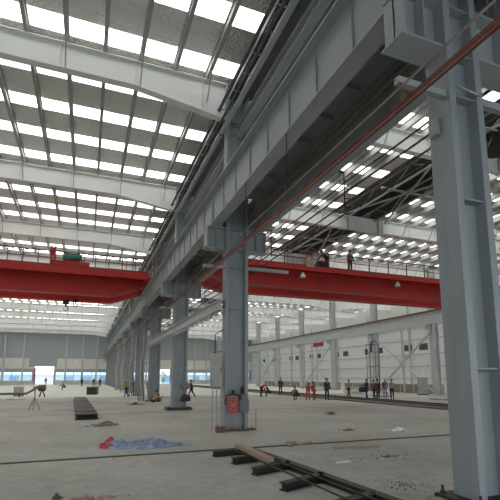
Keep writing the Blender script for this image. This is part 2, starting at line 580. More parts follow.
# ------------------------------------------------------------------ middle columns
ZTOP = 12.98
def mid_column(zb=0.0, xr=.45):
    t = thing('steel_column', '', 'column', (XM, 0, 0), 0, 'middle row columns')
    H = .21
    MB().box(-.45, -.45 + .13, -H, H, zb + .04, ZTOP).build('flange', M['column'], t, .012)
    MB().box(xr - .13, xr, -H, H, zb + .04, ZTOP).build('flange', M['column'], t, .012)
    w = MB().box(-.33, xr - .12, -.03, .03, zb + .04, ZTOP)
    for z in (2.0, 4.4, 6.0, 6.7, 7.5, 8.9, 10.4, 12.0, 12.9):
        w.box(-.33, xr - .12, -.17, .17, z, z + .025)
    w.build('web', M['column'], t)
    p = MB().box(-.62, .62, -.38, .38, zb, zb + .04)
    p.build('base_plate', M['steel'], t)
    bt = MB()
    for x in (-.55, -.2, .2, .55):
        for y in (-.3, .3):
            bt.lathe([(.035, zb + .04), (.035, zb + .08), (.018, zb + .085), (.018, zb + .15)], (x, y, 0), 6)
    bt.build('anchor_bolts', M['steel'], t)
    for s in (-1, 1):
        c = MB()
        xi = .45 if s < 0 else xr
        c.box(s * xi, s * 1.27, -.22, .22, 6.70, 6.735)     # bottom plate
        c.box(s * xi, s * 1.22, -.21, .21, 7.51, ZG0 - .005)  # top plate
        c.box(s * xi, s * 1.2, -.015, .015, 6.735, 7.51)
        c.box(s * 1.17, s * 1.2, -.21, .21, 6.735, 7.51)
        c.box(s * .80, s * .82, -.19, .19, 6.735, 7.51)
        c.build('corbel', M['girder'], t)
    a = MB()
    a.bar((-.45, -.12, 6.0), (-1.32, -.12, 6.0), .09, .1)
    a.build('rail_bracket', M['girder'], t)
    a = MB()
    a.bar((xr, -.12, 6.05), (2.2, -.12, 6.05), .09, .12)
    a.build('cable_bracket', M['girder'], t)
    return t
c0 = mid_column()
for i, y in enumerate(YC):
    lab = 'grey steel column of the middle row, %s to the camera' % ORD[i]
    if i == 0: continue
    if i == 1: c0.location = (XM, y, 0); c0['label'] = lab
    else: dup(c0, (XM, y, 0), lab)
cA = mid_column(.30, .22)
cA.location = (XM, YC[0], 0)
cA['label'] = 'large grey steel column nearest the camera on the right, standing on a plinth'
pl = MB().box(-.75, .75, -.42, .42, 0, .3).build('plinth', M['rubble'], cA, .03)
cd = MB()
cd.tube([(-.28, -.2, 6.15), (-.1, -.24, 6.08), (.1, -.24, 6.06), (.2, -.23, 6.12)], .018, 8)
cd.build('conduit', M['pipe'], cA)
bx = MB().box(-.52, -.45, .0, .16, 5.45, 5.72)
bx.build('junction_box', M['cab'], cA, .01)
# dark round fixture to the right of the nearest column
t = thing('round_fixture', 'dark bell shaped fixture mounted right of the nearest column', 'lamp', (6.05, YC[0] + .1, 5.72))
MB().lathe([(.05, .12), (.10, .1), (.12, .02), (.24, -.18), (.25, -.2)], (0, 0, 0), 10).build('housing', M['black'], t)
MB().bar((-.68, 0, .14), (0, 0, .14), .03).build('bracket', M['girder'], t)

# ------------------------------------------------------------------ crane girders, one per span
def girder(L, st=None):
    t = thing('crane_girder', '', 'girder', (0, 0, 0))
    MB().box(-.2, .2, 0, L, ZG0, ZG0 + .035).build('bottom_flange', M['girder'], t)
    MB().box(-.24, .24, 0, L, ZG1 - .04, ZG1).build('top_flange', M['girder'], t)
    w = MB().box(-.01, .01, 0, L, ZG0 + .035, ZG1 - .04)
    n_ = 8
    for k in range(n_ + 1):
        y = .06 + (L - .12) * k / n_
        w.box(-.05, .05, y - .008, y + .008, ZG0 + .05, ZG1 - .04)
    w.build('web', M['girder'], t)
    r = MB().box(-.06, .06, 0, L, ZG1, ZG1 + .02).box(-.015, .015, 0, L, ZG1 + .02, ZG1 + .12).box(-.035, .035, 0, L, ZG1 + .12, ZG1 + .15)
    r.build('crane_rail', M['steel'], t)
    return t
edges = [YB] + YC + [YEND - .2]
cache = {}
for i in range(len(edges) - 1):
    y0, y1 = edges[i] + .005, edges[i + 1] - .005
    for x, side in ((XGL, 'left'), (XGR, 'right')):
        lab = 'grey steel crane girder on the %s of the middle columns, %s span from the camera' % (side, NUM[i])
        key = round(y1 - y0, 2)
        if key in cache: o = dup(cache[key], (x, y0, 0), lab)
        else: o = cache[key] = girder(y1 - y0); o.location = (x, y0, 0); o['label'] = lab
        o['group'] = '%s crane girders' % side
for i in range(len(edges) - 1):
    y0, y1 = edges[i] + .24, edges[i + 1] - .24
    t = thing('walkway_plate', 'dark steel walkway plate between the twin crane girders, %s span from the camera' % NUM[i], 'walkway', (XM, y0, 0), 0, 'walkway plates')
    MB().box(-.66, .66, 0, y1 - y0, ZG1 - .075, ZG1 - .045).build('plate', M['girder'], t)
    k = .6
    fst = None
    while k < y1 - y0:
        if fst is None:
            fst = MB().box(-.64, .64, -.03, .03, ZG1 - .22, ZG1 - .075).build('stiffener', M['girder'], t); fst.location.y = k
        else: dup(fst, (0, k, 0), parent=t)
        k += 1.22
# girder on the far left wall side (outside the frame, carries the left crane)
g = girder(YEND - .2 - 20); g.location = (-22.9, 20, 0); g['label'] = 'long crane girder beside the left wall'
for ch in g.children: pass
for y in range(25, 118, 10):
    MB().box(-1.1, .2, y - 20.2, y - 19.8, 7.1, 7.55).build('wall_bracket', M['girder'], g)

# ------------------------------------------------------------------ conductor rails on the left of the columns
def cond_rail():
    t = thing('conductor_rail', 'thick red brown conductor rail crossing in front of the middle columns', 'rail')
    MB().tube([(3.92, YB, 5.68), (3.92, 40, 5.68), (3.92, 96, 5.68)], .036, 8).build('rail', M['rail_red'], t, smooth=True)
    MB().box(3.90, 3.94, YB, 96, 5.60, 5.64).build('cover_strip', M['rail_red'], t)
    for y in YC:
        MB().bar((3.92, y - .12, 5.72), (3.92, y - .12, 5.86), .03).lathe([(.03, 0), (.05, .03), (.03, .06), (.05, .09), (.03, .12)], (3.92, y - .12, 5.71), 8).build('insulator', M['brown'], t)
    t2 = thing('conductor_rail', 'thin pale conductor rail above the thick red brown one', 'rail')
    MB().tube([(3.86, YB, 5.88), (3.86, 96, 5.88)], .016, 6).build('rail', M['rail_pale'], t2, smooth=True)
    for y in YC:
        MB().bar((3.86, y - .12, 5.88), (3.86, y - .12, 6.0), .03).build('insulator', M['brown'], t2)
cond_rail()
rods = [(8.2, 7.55, 5.72, 'between the two nearest columns, nearer one'), (10.9, 7.55, 5.72, 'between the two nearest columns, farther one'), (20, 7.55, 5.72, 'between the second and third columns')]
for y, z1, z0, w in rods:
    t = thing('hanger_rod', 'thin dark rod hanging from the crane girder ' + w, 'rod', (3.99, y, z0), 0, 'hanger rods')
    MB().tube([(.09, 0, z1 - z0), (.09, 0, .25), (.0, 0, 0)], .012, 6).build('rod', M['cable'], t)
    MB().cbox((0.0, 0, .02), (.05, .08, .06)).build('clip', M['black'], t)

# ------------------------------------------------------------------ cables along the right of the columns
cz = [(6.50, 7.32, 'topmost'), (6.56, 7.08, 'second from the top'), (6.62, 6.80, 'second from the bottom'), (6.68, 6.55, 'lowest')]
for k, (x, z, w) in enumerate(cz):
    b = MB()
    pts = []
    y = YB
    while y < 60:
        pts.append((x, y, z - .06 * math.sin(math.pi * (((y - 4.35) / 5.0) % 1.0))))
        y += .625
    b.tube(pts, .024, 6)
    o = b.build('power_cable', M['cable'] if k % 2 else M['cableb'], smooth=True)
    tag(o, 'long dark power cable right of the middle columns, %s of the four' % w, 'cable', 'four power cables')
for i, y in enumerate([4.35 + 5 * k for k in range(0, 11)]):
    t = thing('cable_hanger', 'thin vertical hanger holding the four cables, %s from the camera' % NUM[i], 'hanger', (6.42, y, 6.5), 0, 'cable hangers')
    b = MB().bar((-.17, 0, 1.05), (0.0, 0, 1.05), .03).bar((0, 0, 1.05), (0, 0, 0), .025)
    for x, z, w in cz: b.bar((0, 0, z - 6.5), (x - 6.42, 0, z - 6.5), .02)
    b.build('rod', M['cable'], t)

# ------------------------------------------------------------------ cranes
def bridge_girder(parent, x0, x1, y0, z0, z1, depth, taper, front):
    # hollow box girder with tapered ends, flanges and a projecting walkway channel on the front
    w = MB()
    poly = [(x0, z1 - .62), (x0 + taper, z0), (x1 - taper, z0), (x1, z1 - .62), (x1, z1), (x0, z1)]
    w.prism(poly, 'Y', y0, y0 + depth)
    w.build('box_girder', M['red'], parent)
    f = MB()
    for a, b_ in zip(poly[0:3], poly[1:4]):
        f.prism([(a[0], a[1] - .03), (b_[0], b_[1] - .03), (b_[0], b_[1]), (a[0], a[1])], 'Y', y0 - .06, y0 + depth + .06)
    f.box(x0, x1, y0 - .06, y0 + depth + .06, z1, z1 + .03)
    f.build('flange_plates', M['red'], parent)
    r = MB().box(x0 + .3, x1 - .3, y0 + depth / 2 - .03, y0 + depth / 2 + .03, z1 + .03, z1 + .13)
    r.build('trolley_rail', M['steel'], parent)

def handrail(parent, x0, x1, y, z, step=1.5, m=None):
    m = m or M['reddark']
    MB().tube([(x0, y, z + 1.05), (x1, y, z + 1.05)], .04, 6).tube([(x0, y, z + .55), (x1, y, z + .55)], .03, 6).box(x0, x1, y - .01, y + .01, z, z + .1).build('handrail', m, parent)
    x = x0
    first = None
    while x <= x1 + .01:
        if first is None:
            first = MB().bar((0, 0, 0), (0, 0, 1.05), .06).build('rail_post', m, parent)
            first.location = (x, y, z)
        else:
            dup(first, (x, y, z), parent=parent)
        x += step

# left crane
t = thing('overhead_crane', 'red overhead bridge crane spanning the left bay', 'crane', (0, 0, 0))
XL0, XL1 = -22.9, 4.15
bridge_girder(t, XL0, XL1, 33.0, 8.0, 9.55, .7, 2.6, True)
bridge_girder(t, XL0, XL1, 36.2, 8.0, 9.55, .7, 2.6, True)
fs = MB().box(XL0 + .2, XL1 - .1, 32.1, 32.98, 9.5, 9.56)
fs.box(XL0 + .2, XL1 - .1, 32.08, 32.12, 9.25, 9.78)
for k in range(19): fs.box(XL0 + 1 + 1.4 * k, XL0 + 1.05 + 1.4 * k, 32.1, 33.0, 9.25, 9.5)
fs.build('walkway', M['red'], t)
handrail(t, XL0 + .3, XL1 - .2, 32.14, 9.78, .95)
e = MB().box(XL1 - .35, XL1 + .35, 32.6, 37.3, 9.12, 9.6).build('end_carriage', M['red'], t, .02)
for y in (33.0, 36.8):
    MB().lathe([(.2, -.07), (.25, -.06), (.25, -.04), (.2, -.03), (.2, .05), (.2, .06)], (XGL, y, 9.255), 16, 'X').build('wheel', M['steel'], t)
e = MB().box(XL0 - .35, XL0 + .35, 32.6, 37.3, 9.12, 9.6).build('end_carriage', M['red'], t, .02)
# end platform railings
ep = MB()
for y in (32.2, 33.5, 35, 36.5, 37.4): ep.bar((XL1 + .3, y, 9.6), (XL1 + .3, y, 10.75), .05)
ep.bar((XL1 + .3, 32.2, 10.75), (XL1 + .3, 37.4, 10.75), .05); ep.bar((XL1 + .3, 32.2, 10.2), (XL1 + .3, 37.4, 10.2), .04)
for x in (2.4, 2.9, 3.4, 3.9): ep.bar((x, 32.2, 9.7), (x, 32.2, 10.8), .04)
ep.build('end_railing', M['reddark'], t)
# festoon cable above the walkway
fc = MB()
pts = []
for k in range(166):
    x = XL0 + .5 + k * .16
    pts.append((x, 32.3, 10.95 - .22 * abs(math.sin(k * .3))))
fc.tube(pts, .035, 5)
fc.build('festoon_cable', M['cable'], t)
# trolley
tr = MB()
tr.box(-2.9, -.2, 33.1, 33.3, 9.72, 10.12).box(-2.9, -.2, 36.4, 36.6, 9.72, 10.12)
tr.box(-2.9, -2.7, 33.1, 36.6, 9.85, 10.12).box(-.4, -.2, 33.1, 36.6, 9.85, 10.12)
tr.box(-2.9, -.2, 33.02, 33.06, 10.05, 10.4)
tro = tr.build('trolley_frame', M['red'], t)
MB().lathe([(.12, 0), (.35, .05), (.35, 1.15), (.28, 1.2), (.2, 1.3)], (-2.1, 33.4, 10.82), 14, 'X').build('hoist_motor', M['green'], tro, smooth=True)
MB().box(-2.05, -1.0, 33.1, 33.9, 10.12, 10.48).build('motor_base', M['reddark'], tro)
pp = MB()
for x in (-2.85, -2.6): pp.bar((x, 33.1, 10.1), (x, 33.1, 11.45), .12)
pp.box(-2.9, -2.55, 33.05, 33.25, 10.8, 11.3)
pp.build('trolley_mast', M['red'], tro)
MB().lathe([(.3, -.55), (.38, -.5), (.3, -.45), (.3, .45), (.38, .5), (.3, .55)], (-1.3, 34.9, 10.4), 14, 'X').build('hoist_drum', M['steel'], tro)
pp = MB()
for x in (-.6, -1.1): pp.bar((x, 33.15, 10.1), (x, 33.15, 10.95), .05)
pp.bar((-.6, 33.15, 10.95), (-1.1, 33.15, 10.95), .05)
pp.build('guard_rail', M['reddark'], tro)
MB().box(.35, .9, 33.1, 33.6, 9.6, 9.98).build('electrical_box', M['cab'], t)
MB().box(1.2, 2.2, 33.1, 33.7, 9.6, 10.15).build('electrical_box', M['cab'], t)
# hook blocks
for (x, z, s) in ((-1.75, 7.75, 1.0), (-1.05, 7.9, .8)):
    h = MB()
    for dx in (-.08, .08): h.bar((x + dx, 34.9, 10.1), (x + dx, 34.9, z), .025)
    h.build('hoist_rope', M['cable'], tro)
    h = MB().box(x - .22 * s, x + .22 * s, 34.8, 35.0, z - .3 * s, z)
    h.lathe([(.2 * s, -.06), (.2 * s, .06)], (x, 34.9, z - .15 * s), 12, 'Y')
    pts = [(x, 34.9, z - .3 * s)] + [(x + .17 * s * math.sin(a), 34.9, z - .62 * s + .17 * s * math.cos(a)) for a in [math.pi * .05 * q for q in range(0, 31)]]
    h.tube(pts, .05 * s, 7, .02 * s)
    h.build('hook_block', M['black'], tro)

# right crane
t = thing('overhead_crane', 'red overhead bridge crane spanning the right bay behind the second column', 'crane', (0, 0, 0))
X0, X1 = 6.15, 33.9
bridge_girder(t, X0 + .1, X1, 25.3, 8.0, 9.25, .7, 2.3, True)
bridge_girder(t, X0 + .1, X1, 28.0, 8.0, 9.25, .7, 2.3, True)
fs = MB().box(X0 + .6, X1 - .3, 24.5, 25.28, 9.2, 9.26).box(X0 + .6, X1 - .3, 24.48, 24.52, 9.05, 9.36)
fs.build('walkway', M['red'], t)
handrail(t, X0 + .7, X1 - .4, 24.54, 9.36, 1.7)
for (xa, yy) in ((XGR, 0), (33.95, 0)):
    MB().box(xa - .3, xa + .3, 25.0, 29.0, 9.12, 9.5).build('end_carriage', M['red'], t, .02)
for y in (25.3, 28.6):
    MB().lathe([(.2, -.07), (.25, -.06), (.25, -.04), (.2, -.03), (.2, .06)], (XGR, y, 9.255), 16, 'X').build('wheel', M['steel'], t)
tr = MB()
tr.box(14.6, 17.0, 25.5, 25.7, 9.4, 9.7).box(14.6, 17.0, 28.3, 28.5, 9.4, 9.7).box(14.6, 14.8, 25.5, 28.5, 9.5, 9.7).box(16.8, 17, 25.5, 28.5, 9.5, 9.7)
tro = tr.build('trolley_frame', M['reddark'], t)
MB().lathe([(.2, 0), (.28, .05), (.28, .9), (.2, .95)], (15.2, 25.9, 10.0), 12, 'X').build('hoist_motor', M['black'], tro)
MB().lathe([(.3, -.6), (.38, -.55), (.3, -.5), (.3, .5), (.38, .55), (.3, .6)], (15.9, 27, 10.0), 14, 'X').build('hoist_drum', M['steel'], tro)
MB().box(13.55, 14.15, 24.45, 24.9, 9.3, 9.9).build('control_box', M['wood'], t, .01)
for x in (13.4, 21.4):
    l = MB().lathe([(.06, .35), (.08, .3), (.20, .08), (.20, 0)], (x, 24.75, 8.62), 12)
    lo = l.build('lamp_shade', M['white'], t)
    MB().bar((x, 24.75, 8.9), (x, 24.75, 9.2), .03).build('lamp_rod', M['black'], lo)

# ------------------------------------------------------------------ low runway beam of the middle row (from third to fourth column)
b = MB()
b.box(4.42, 4.66, 14.7, 35.2, 4.36, 4.39).box(4.42, 4.66, 14.7, 35.2, 4.74, 4.77).box(4.53, 4.55, 14.7, 35.2, 4.39, 4.74)
t = thing('tie_beam', 'light grey beam fixed low across the second, third and fourth columns', 'beam')
b.build('beam', M['farsteel'], t)
for k in range(26):
    y = 15.4 + k * .78
    MB().box(4.46, 4.62, y - .05, y + .05, 4.22, 4.36).build('hanger_clip', M['farsteel'], t)

# ------------------------------------------------------------------ far row columns, low runway, bracing
def far_column():
    t = thing('steel_column', '', 'column', (XFR, 0, 0), 0, 'far row columns')
    w = MB().box(-.4, -.34, -.25, .25, 0.03, 13.6).box(.34, .4, -.25, .25, 0.03, 13.6).box(-.34, .34, -.02, .02, .03, 13.6)
    w.build('shaft', M['farsteel'], t)
    c = MB().box(-1.15, -.4, -.2, .2, 6.9, 6.94).box(-1.15, -.4, -.2, .2, 7.41, 7.445).box(-1.15, -.4, -.02, .02, 6.94, 7.41)
    c.build('corbel', M['farsteel'], t)
    MB().box(-.55, .55, -.4, .4, 0, .03).build('base_plate', M['steel'], t)
    return t
fcol = far_column()
for i, y in enumerate(YF):
    lab = 'light grey steel column of the far right row, %s to the camera' % ORD[i]
    if i == 0: fcol.location = (XFR, y, 0); fcol['label'] = lab
    else: dup(fcol, (XFR, y, 0), lab)
b = thing('runway_beam', 'long pale runway beam along the far right column row', 'beam')
MB().box(33.75, 34.15, YB, 117.5, 7.45, 7.49).box(33.75, 34.15, YB, 117.5, 8.66, 8.70).box(33.94, 33.96, YB, 117.5, 7.49, 8.66).build('beam', M['farsteel'], b)
MB().box(33.90, 34.0, YB, 117.5, 8.70, 8.97).build('crane_rail', M['rust'], b)
# crossed bracing between the far columns
for k, (ya, yb) in enumerate(((35, 45), (55, 65), (75, 85))):
    t = thing('cross_bracing', 'pale crossed tube bracing between far row columns, %s set from the camera' % NUM[k], 'bracing', (XFR - .1, (ya + yb) / 2, 0), 0, 'far row bracing')
    h = (yb - ya) / 2 - .25
    for (a, b_) in (((-h, .2), (h, 6.8)), ((-h, 6.8), (h, .2))):
        MB().bar((0, a[0], a[1]), (0, 0, 3.5), .16).build('diagonal', M['farsteel'], t)
        MB().bar((0, 0, 3.5), (0, b_[0], b_[1]), .16).build('diagonal', M['farsteel'], t)
    MB().bar((0.12, 0, 0), (0.12, 0, 7.3), .18).build('post', M['farsteel'], t)
    MB().prism([(-.45, 3.5), (0, 3.05), (.45, 3.5), (0, 3.95)], 'X', -.09, .09).build('gusset', M['farsteel'], t)

# ------------------------------------------------------------------ side wall on the right
struct(MB().box(XW1, XW1 + .15, YB, YEND, 0, 5.85).box(XW1, XW1 + .15, YB, YEND, 6.75, ZP).build('wall_right', M['corrwhite']))
for k, (ya, yb) in enumerate(((15.5, 34.4), (35.6, 44.4), (45.6, 54.4), (55.6, 64.4), (65.6, 84))):
    t = thing('low_barrier', 'dusty brown low barrier between the far right columns, %s stretch from the camera' % NUM[k], 'barrier', (36.2, ya, 0), 0, 'low barriers')
    MB().box(0, .12, 0, yb - ya, 0, 1.05).build('panel', M['wallbrown'], t)
    q = MB()
    for j in range(int((yb - ya) / 2.2) + 1): q.box(-.08, 0, j * 2.2, j * 2.2 + .1, 0, 1.15)
    q.build('posts', M['farsteel'], t)
w = MB()
y = YB
wins = []
for i in range(len(YF) - 1):
    mid = (YF[i] + YF[i + 1]) / 2
    wins += [mid - 1.6, mid + 1.6]
for wy in wins:
    w.box(XW1, XW1 + .15, y, wy - .8, 5.85, 6.75)
    y = wy + .8
w.box(XW1, XW1 + .15, y, YEND, 5.85, 6.75)
struct(w.build('wall_right', M['corrwhite']))
for k, wy in enumerate(wins):
    f = thing('window_%d' % (300 + k), None, None)
    struct(f)
    MB().box(XW1 - .04, XW1 + .12, wy - .82, wy + .82, 6.70, 6.77).box(XW1 - .04, XW1 + .12, wy - .82, wy + .82, 5.83, 5.9).box(XW1 - .04, XW1 + .12, wy - .82, wy - .76, 5.9, 6.7).box(XW1 - .04, XW1 + .12, wy + .76, wy + .82, 5.9, 6.7).box(XW1 - .04, XW1 + .12, wy - .02, wy + .02, 5.9, 6.7).build('window_frame', M['dark'], f)
    l = MB()
    for q in range(5): l.bar((XW1 + .06, wy - .76, 5.98 + q * .16), (XW1 + .06, wy + .76, 5.98 + q * .16), .2, .17)
    l.build('louvre', M['dark'], f)
# horizontal girts and wall posts
for k, z in enumerate((1.6, 3.4, 5.2, 7.4, 9.2, 11.0)):
    tag(MB().box(XW1 - .14, XW1 - .01, YB, YEND - .1, z, z + .12).build('wall_girt', M['farsteel']), 'horizontal girt on the right wall, %s from the floor' % NUM[k], 'girt', 'right wall girts')
for i in range(len(YF) - 1):
    y = (YF[i] + YF[i + 1]) / 2 + 1.0
    tag(MB().box(XW1 - .36, XW1 - .15, y - .1, y + .1, 0, 12.6).build('wall_post', M['farsteel']), 'slim light grey post in front of the right wall, %s from the camera' % NUM[i], 'post', 'right wall posts')
struct(MB().box(XW0, XW1, YB - .15, YB, 6.8, ZP).build('wall_back', M['wallgrey']))
struct(MB().box(XW0 - .15, XW0, YB, YEND, 0, ZP).build('wall_left', M['corrwhite']))

# ------------------------------------------------------------------ end wall
DOORS = [(-12.1, -7.65, 4.59), (18.9, 21.7, 4.0)]
def endpanel(z0, z1, m, holes=()):
    b = MB()
    x = XW0
    for (a, c) in holes:
        b.box(x, a, YEND, YEND + .2, z0, z1); x = c
    b.box(x, XW1, YEND, YEND + .2, z0, z1)
    return struct(b.build('wall_end', m))
H2 = [(a, c) for a, c, z in DOORS]
endpanel(0, 1.02, M['lightfloor'], H2)
endpanel(3.13, 3.99, M['corrgrey'], H2)
endpanel(3.99, 4.29, M['beige'], [(DOORS[0][0], DOORS[0][1])])
endpanel(4.29, 6.57, M['beige'], [(-13.4, -7.0)])
struct(MB().box(-13.4, -12.1, YEND, YEND + .2, 4.29, 6.57).box(-7.65, -7.0, YEND, YEND + .2, 4.29, 6.57).box(-12.1, -7.65, YEND, YEND + .2, 4.59, 6.57).build('wall_end', M['corrgrey']))
endpanel(6.57, ZP, M['corrgrey'])
# door frames
for k, (a, c, z) in enumerate(DOORS):
    d = struct(thing('door_%d' % (k + 1), None, None))
    MB().box(a - .1, a, YEND - .1, YEND + .25, 0, z).box(c, c + .1, YEND - .1, YEND + .25, 0, z).box(a - .1, c + .1, YEND - .1, YEND + .25, z, z + .12).build('door_frame', M['wallgrey'], d)
tag(MB().box(-12.05, -11.75, YEND - .5, YEND - .3, 0, 4.1).build('banner', M['magenta']), 'narrow magenta strip hanging at the left edge of the bright doorway', 'banner')
# ribbon windows
spans = [(XW0 + .2, DOORS[0][0] - .4), (DOORS[0][1] + .4, 18.3), (22.2, 45.2)]
wn = 0
px_ = XW0
for (a, c) in spans:
    struct(MB().box(px_, a, YEND, YEND + .2, 1.02, 3.13).build('wall_end', M['wallgrey']) if px_ not in [d[1] for d in DOORS] else MB().box(px_, a, YEND, YEND + .2, 1.02, 3.13).build('wall_end', M['wallgrey']))
    px_ = {DOORS[0][0] - .4: DOORS[0][0], 18.3: DOORS[1][0]}.get(c, XW1)
    MBw = MB().box(c, px_, YEND, YEND + .2, 1.02, 3.13)
    struct(MBw.build('wall_end', M['wallgrey']))
    px_ = {DOORS[0][0]: DOORS[0][1], DOORS[1][0]: DOORS[1][1]}.get(px_, XW1)
    nwin = int((c - a) / 2.1)
    wd = (c - a) / nwin
    for k in range(nwin):
        wn += 1
        f = struct(thing('window_%d' % (400 + wn), None, None))
        x0, x1 = a + wd * k, a + wd * (k + 1)
        MB().box(x0, x1, YEND + .02, YEND + .14, 1.02, 1.09).box(x0, x1, YEND + .02, YEND + .14, 3.04, 3.13).box(x0, x0 + .1, YEND + .02, YEND + .14, 1.09, 3.04).box(x1 - .1, x1, YEND + .02, YEND + .14, 1.09, 3.04).box(x0 + wd / 2 - .04, x0 + wd / 2 + .04, YEND + .03, YEND + .13, 1.09, 3.04).build('window_frame', M['outwhite'], f)
        MB().box(x0 + .1, x1 - .1, YEND + .07, YEND + .085, 1.09, 3.04).build('pane', M['glass'], f)
# end wall posts
for k, x in enumerate((-18.9, -14.7, -5.0, -1.1, 2.4, 10.5, 15.2, 24.5, 28.5, 32, 40)):
    tag(MB().box(x - .14, x + .14, YEND - .35, YEND - .01, 0, 12.6).box(x - .2, x + .2, YEND - .38, YEND - .33, 0, 12.6).build('wall_post', M['farsteel']), 'light grey post against the far end wall, %s from the left' % NUM[k], 'post', 'end wall posts')
# outside: blue sheeted building, white wall, shrubs
ob = thing('site_building', 'blue and white building seen through the far end windows', 'building', (0, 142, 0))
MB().box(-42, 60, 0, 8, -.25, 2.4).build('wall', M['outwhite'], ob)
MB().box(-43, 61, -.5, 8.5, 2.4, 2.7).build('roof', M['outwhite'], ob)
for k in [q for q in range(20) if q not in (5, 6, 12)]: MB().box(-41 + 5 * k, -38.6 + 5 * k, -.06, 0, .2, 2.1).build('panel', M['outblue'], ob)
def shrub(loc, s, lab):
    t = thing('shrub', lab, 'shrub', loc)
    b = MB()
    for k in range(260):
        a = R.uniform(0, 6.28); rr = s * R.uniform(.2, 1); z = R.uniform(.3, 2.6) * s
        rr *= max(.2, 1 - abs(z / s - 1.4) / 1.6)
        p = V((rr * math.cos(a), rr * math.sin(a), z)); q = p + V((R.uniform(-.2, .2), R.uniform(-.2, .2), R.uniform(-.1, .25))) * s
        u = V((R.uniform(-1, 1), R.uniform(-1, 1), R.uniform(-1, 1))).normalized() * .12 * s
        i = len(b.v)
        b.v += [tuple(p), tuple((p + q) / 2 + u), tuple(q), tuple((p + q) / 2 - u)]
        b.f.append((i, i + 1, i + 2, i + 3))
    b.build('foliage', M['leaf'], t)
    MB().tube([(0, 0, -.0), (0, 0, 1.2 * s)], .06 * s, 6).build('stem', M['brown'], t)
shrub((22.6, 134, -.25), 1.5, 'green shrub outside the right hand doorway, left one')
shrub((25.6, 133, -.25), 1.3, 'green shrub outside the right hand doorway, right one')

# ------------------------------------------------------------------ second column extras
cab = thing('electrical_cabinet', 'grey electrical cabinet hung on the left of the second column', 'cabinet', (4.44, 14.72, 1.55))
MB().box(-.24, .12, -.1, .2, 0, 1.2).build('body', M['cab'], cab, .01)
dd = MB().box(-.22, .1, -.125, -.1, .03, 1.17).build('door', M['cab'], cab, .005)
MB().bar((.07, -.15, .5), (.07, -.15, .7), .02).build('handle', M['black'], dd)
b = MB()
for x in (-.18, -.02): b.tube([(x, .05, 0), (x, .05, -1.5)], .022, 8)
b.build('conduit', M['pipe'], cab)
MB().tube([(-.1, .05, 1.2), (-.1, .05, 1.9), (.22, .05, 2.1)], .02, 8).build('cable', M['cable'], cab)
pc = thing('placard', 'red placard with a pale mark tied to the second column', 'sign', (4.98, 14.62, .62))
MB().box(-.21, .21, -.02, 0, 0, .56).build('board', M['placard'], pc)
mk = MB()
mk.bar((-.11, -.027, .12), (.11, -.027, .44), .01, .03).bar((-.11, -.027, .44), (.11, -.027, .12), .01, .03).bar((-.14, -.027, .28), (.14, -.027, .28), .01, .03)
for z in (.08, .48): mk.bar((-.13, -.027, z), (.13, -.027, z), .01, .025)
mk.build('mark', M['brick'], pc)
b = MB()
b.tube([(-.3, 0, .3), (-.26, -.03, .62), (0, -.05, .68), (.26, -.03, .62), (.3, 0, .3)], .025, 7)
b.build('strap', M['black'], pc)
bf = thing('barrier_frame', 'low rusty pipe frame around the foot of the second column', 'frame', (XM, 14.35, 0))
b = MB()
b.tube([(-.72, 0, .07), (.62, 0, .07)], .03, 8)
b.build('rail', M['rust'], bf)
b = MB().tube([(-.72, 0, .0), (-.72, 0, 1.55)], .022, 8); b.build('post', M['pipe'], bf)
b = MB().tube([(-.58, .1, .0), (-.58, .1, 1.55)], .022, 8); b.build('post', M['pipe'], bf)
b = MB().tube([(.62, 0, .0), (.62, 0, .75)], .018, 8); b.build('post', M['yellowst'], bf)
b = MB().box(-.86, -.55, -.1, .12, 0, .2).build('foot_block', M['rust'], bf)
# dark gloves / bag and grey sack hanging on the second column's right flange
def blob(name, m, loc, dims, seed, label, cat, lump=.25, sub=3, parent=None, flat=True):
    rr = random.Random(seed)
    bm = bmesh.new()
    bmesh.ops.create_icosphere(bm, subdivisions=sub, radius=1)
    from mathutils import noise
    off = V((rr.uniform(0, 50), rr.uniform(0, 50), rr.uniform(0, 50)))
    for v in bm.verts:
        k = 1 + lump * noise.noise(v.co * 1.9 + off) + lump * .5 * noise.noise(v.co * 4.5 + off)
        v.co = v.co * k
        v.co = V((v.co.x * dims[0] / 2, v.co.y * dims[1] / 2, v.co.z * dims[2] / 2))
    zmin = min(v.co.z for v in bm.verts)
    for v in bm.verts:
        if flat and v.co.z < zmin * .55: v.co.z = zmin * .55
    zmin = min(v.co.z for v in bm.verts)
    for v in bm.verts: v.co.z -= zmin
    me = bpy.data.meshes.new(name)
    bm.to_mesh(me); bm.free()
    me.materials.append(m)
    for p in me.polygons: p.use_smooth = True
    o = bpy.data.objects.new(name, me)
    C.objects.link(o)
    o.location = loc
    if parent is not None: o.parent = parent
    if label: tag(o, label, cat)
    return o
blob('cloth_bag', M['c_grey'], (5.42, 14.63, .62), (.42, .2, .85), 3, 'grey cloth bag hanging on the right flange of the second column', 'bag', .2)
blob('glove', M['black'], (5.33, 14.6, 1.3), (.14, .12, .35), 4, 'black glove hooked above the grey bag on the second column', 'glove', .3)
blob('glove', M['black'], (4.97, 14.58, 1.28), (.12, .1, .22), 5, 'black glove hooked above the red placard', 'glove', .3)
blob('cloth_bag', M['c_dark'], (5.5, 24.65, .5), (.6, .25, .5), 6, 'dark bag hanging low on the third column', 'bag', .3)
blob('cloth_bag', M['c_grey'], (5.45, 24.65, 1.2), (.55, .25, .5), 8, 'grey bag hanging higher on the third column', 'bag', .3)
t = thing('kerb_block', 'dark low kerb around the foot of the third column', 'kerb', (XM, 25, 0))
MB().box(-.72, .72, -.48, -.40, 0, .16).box(-.72, .72, .40, .48, 0, .16).box(-.72, -.64, -.4, .4, 0, .16).box(.64, .72, -.4, .4, 0, .16).build('kerb', M['steel'], t)

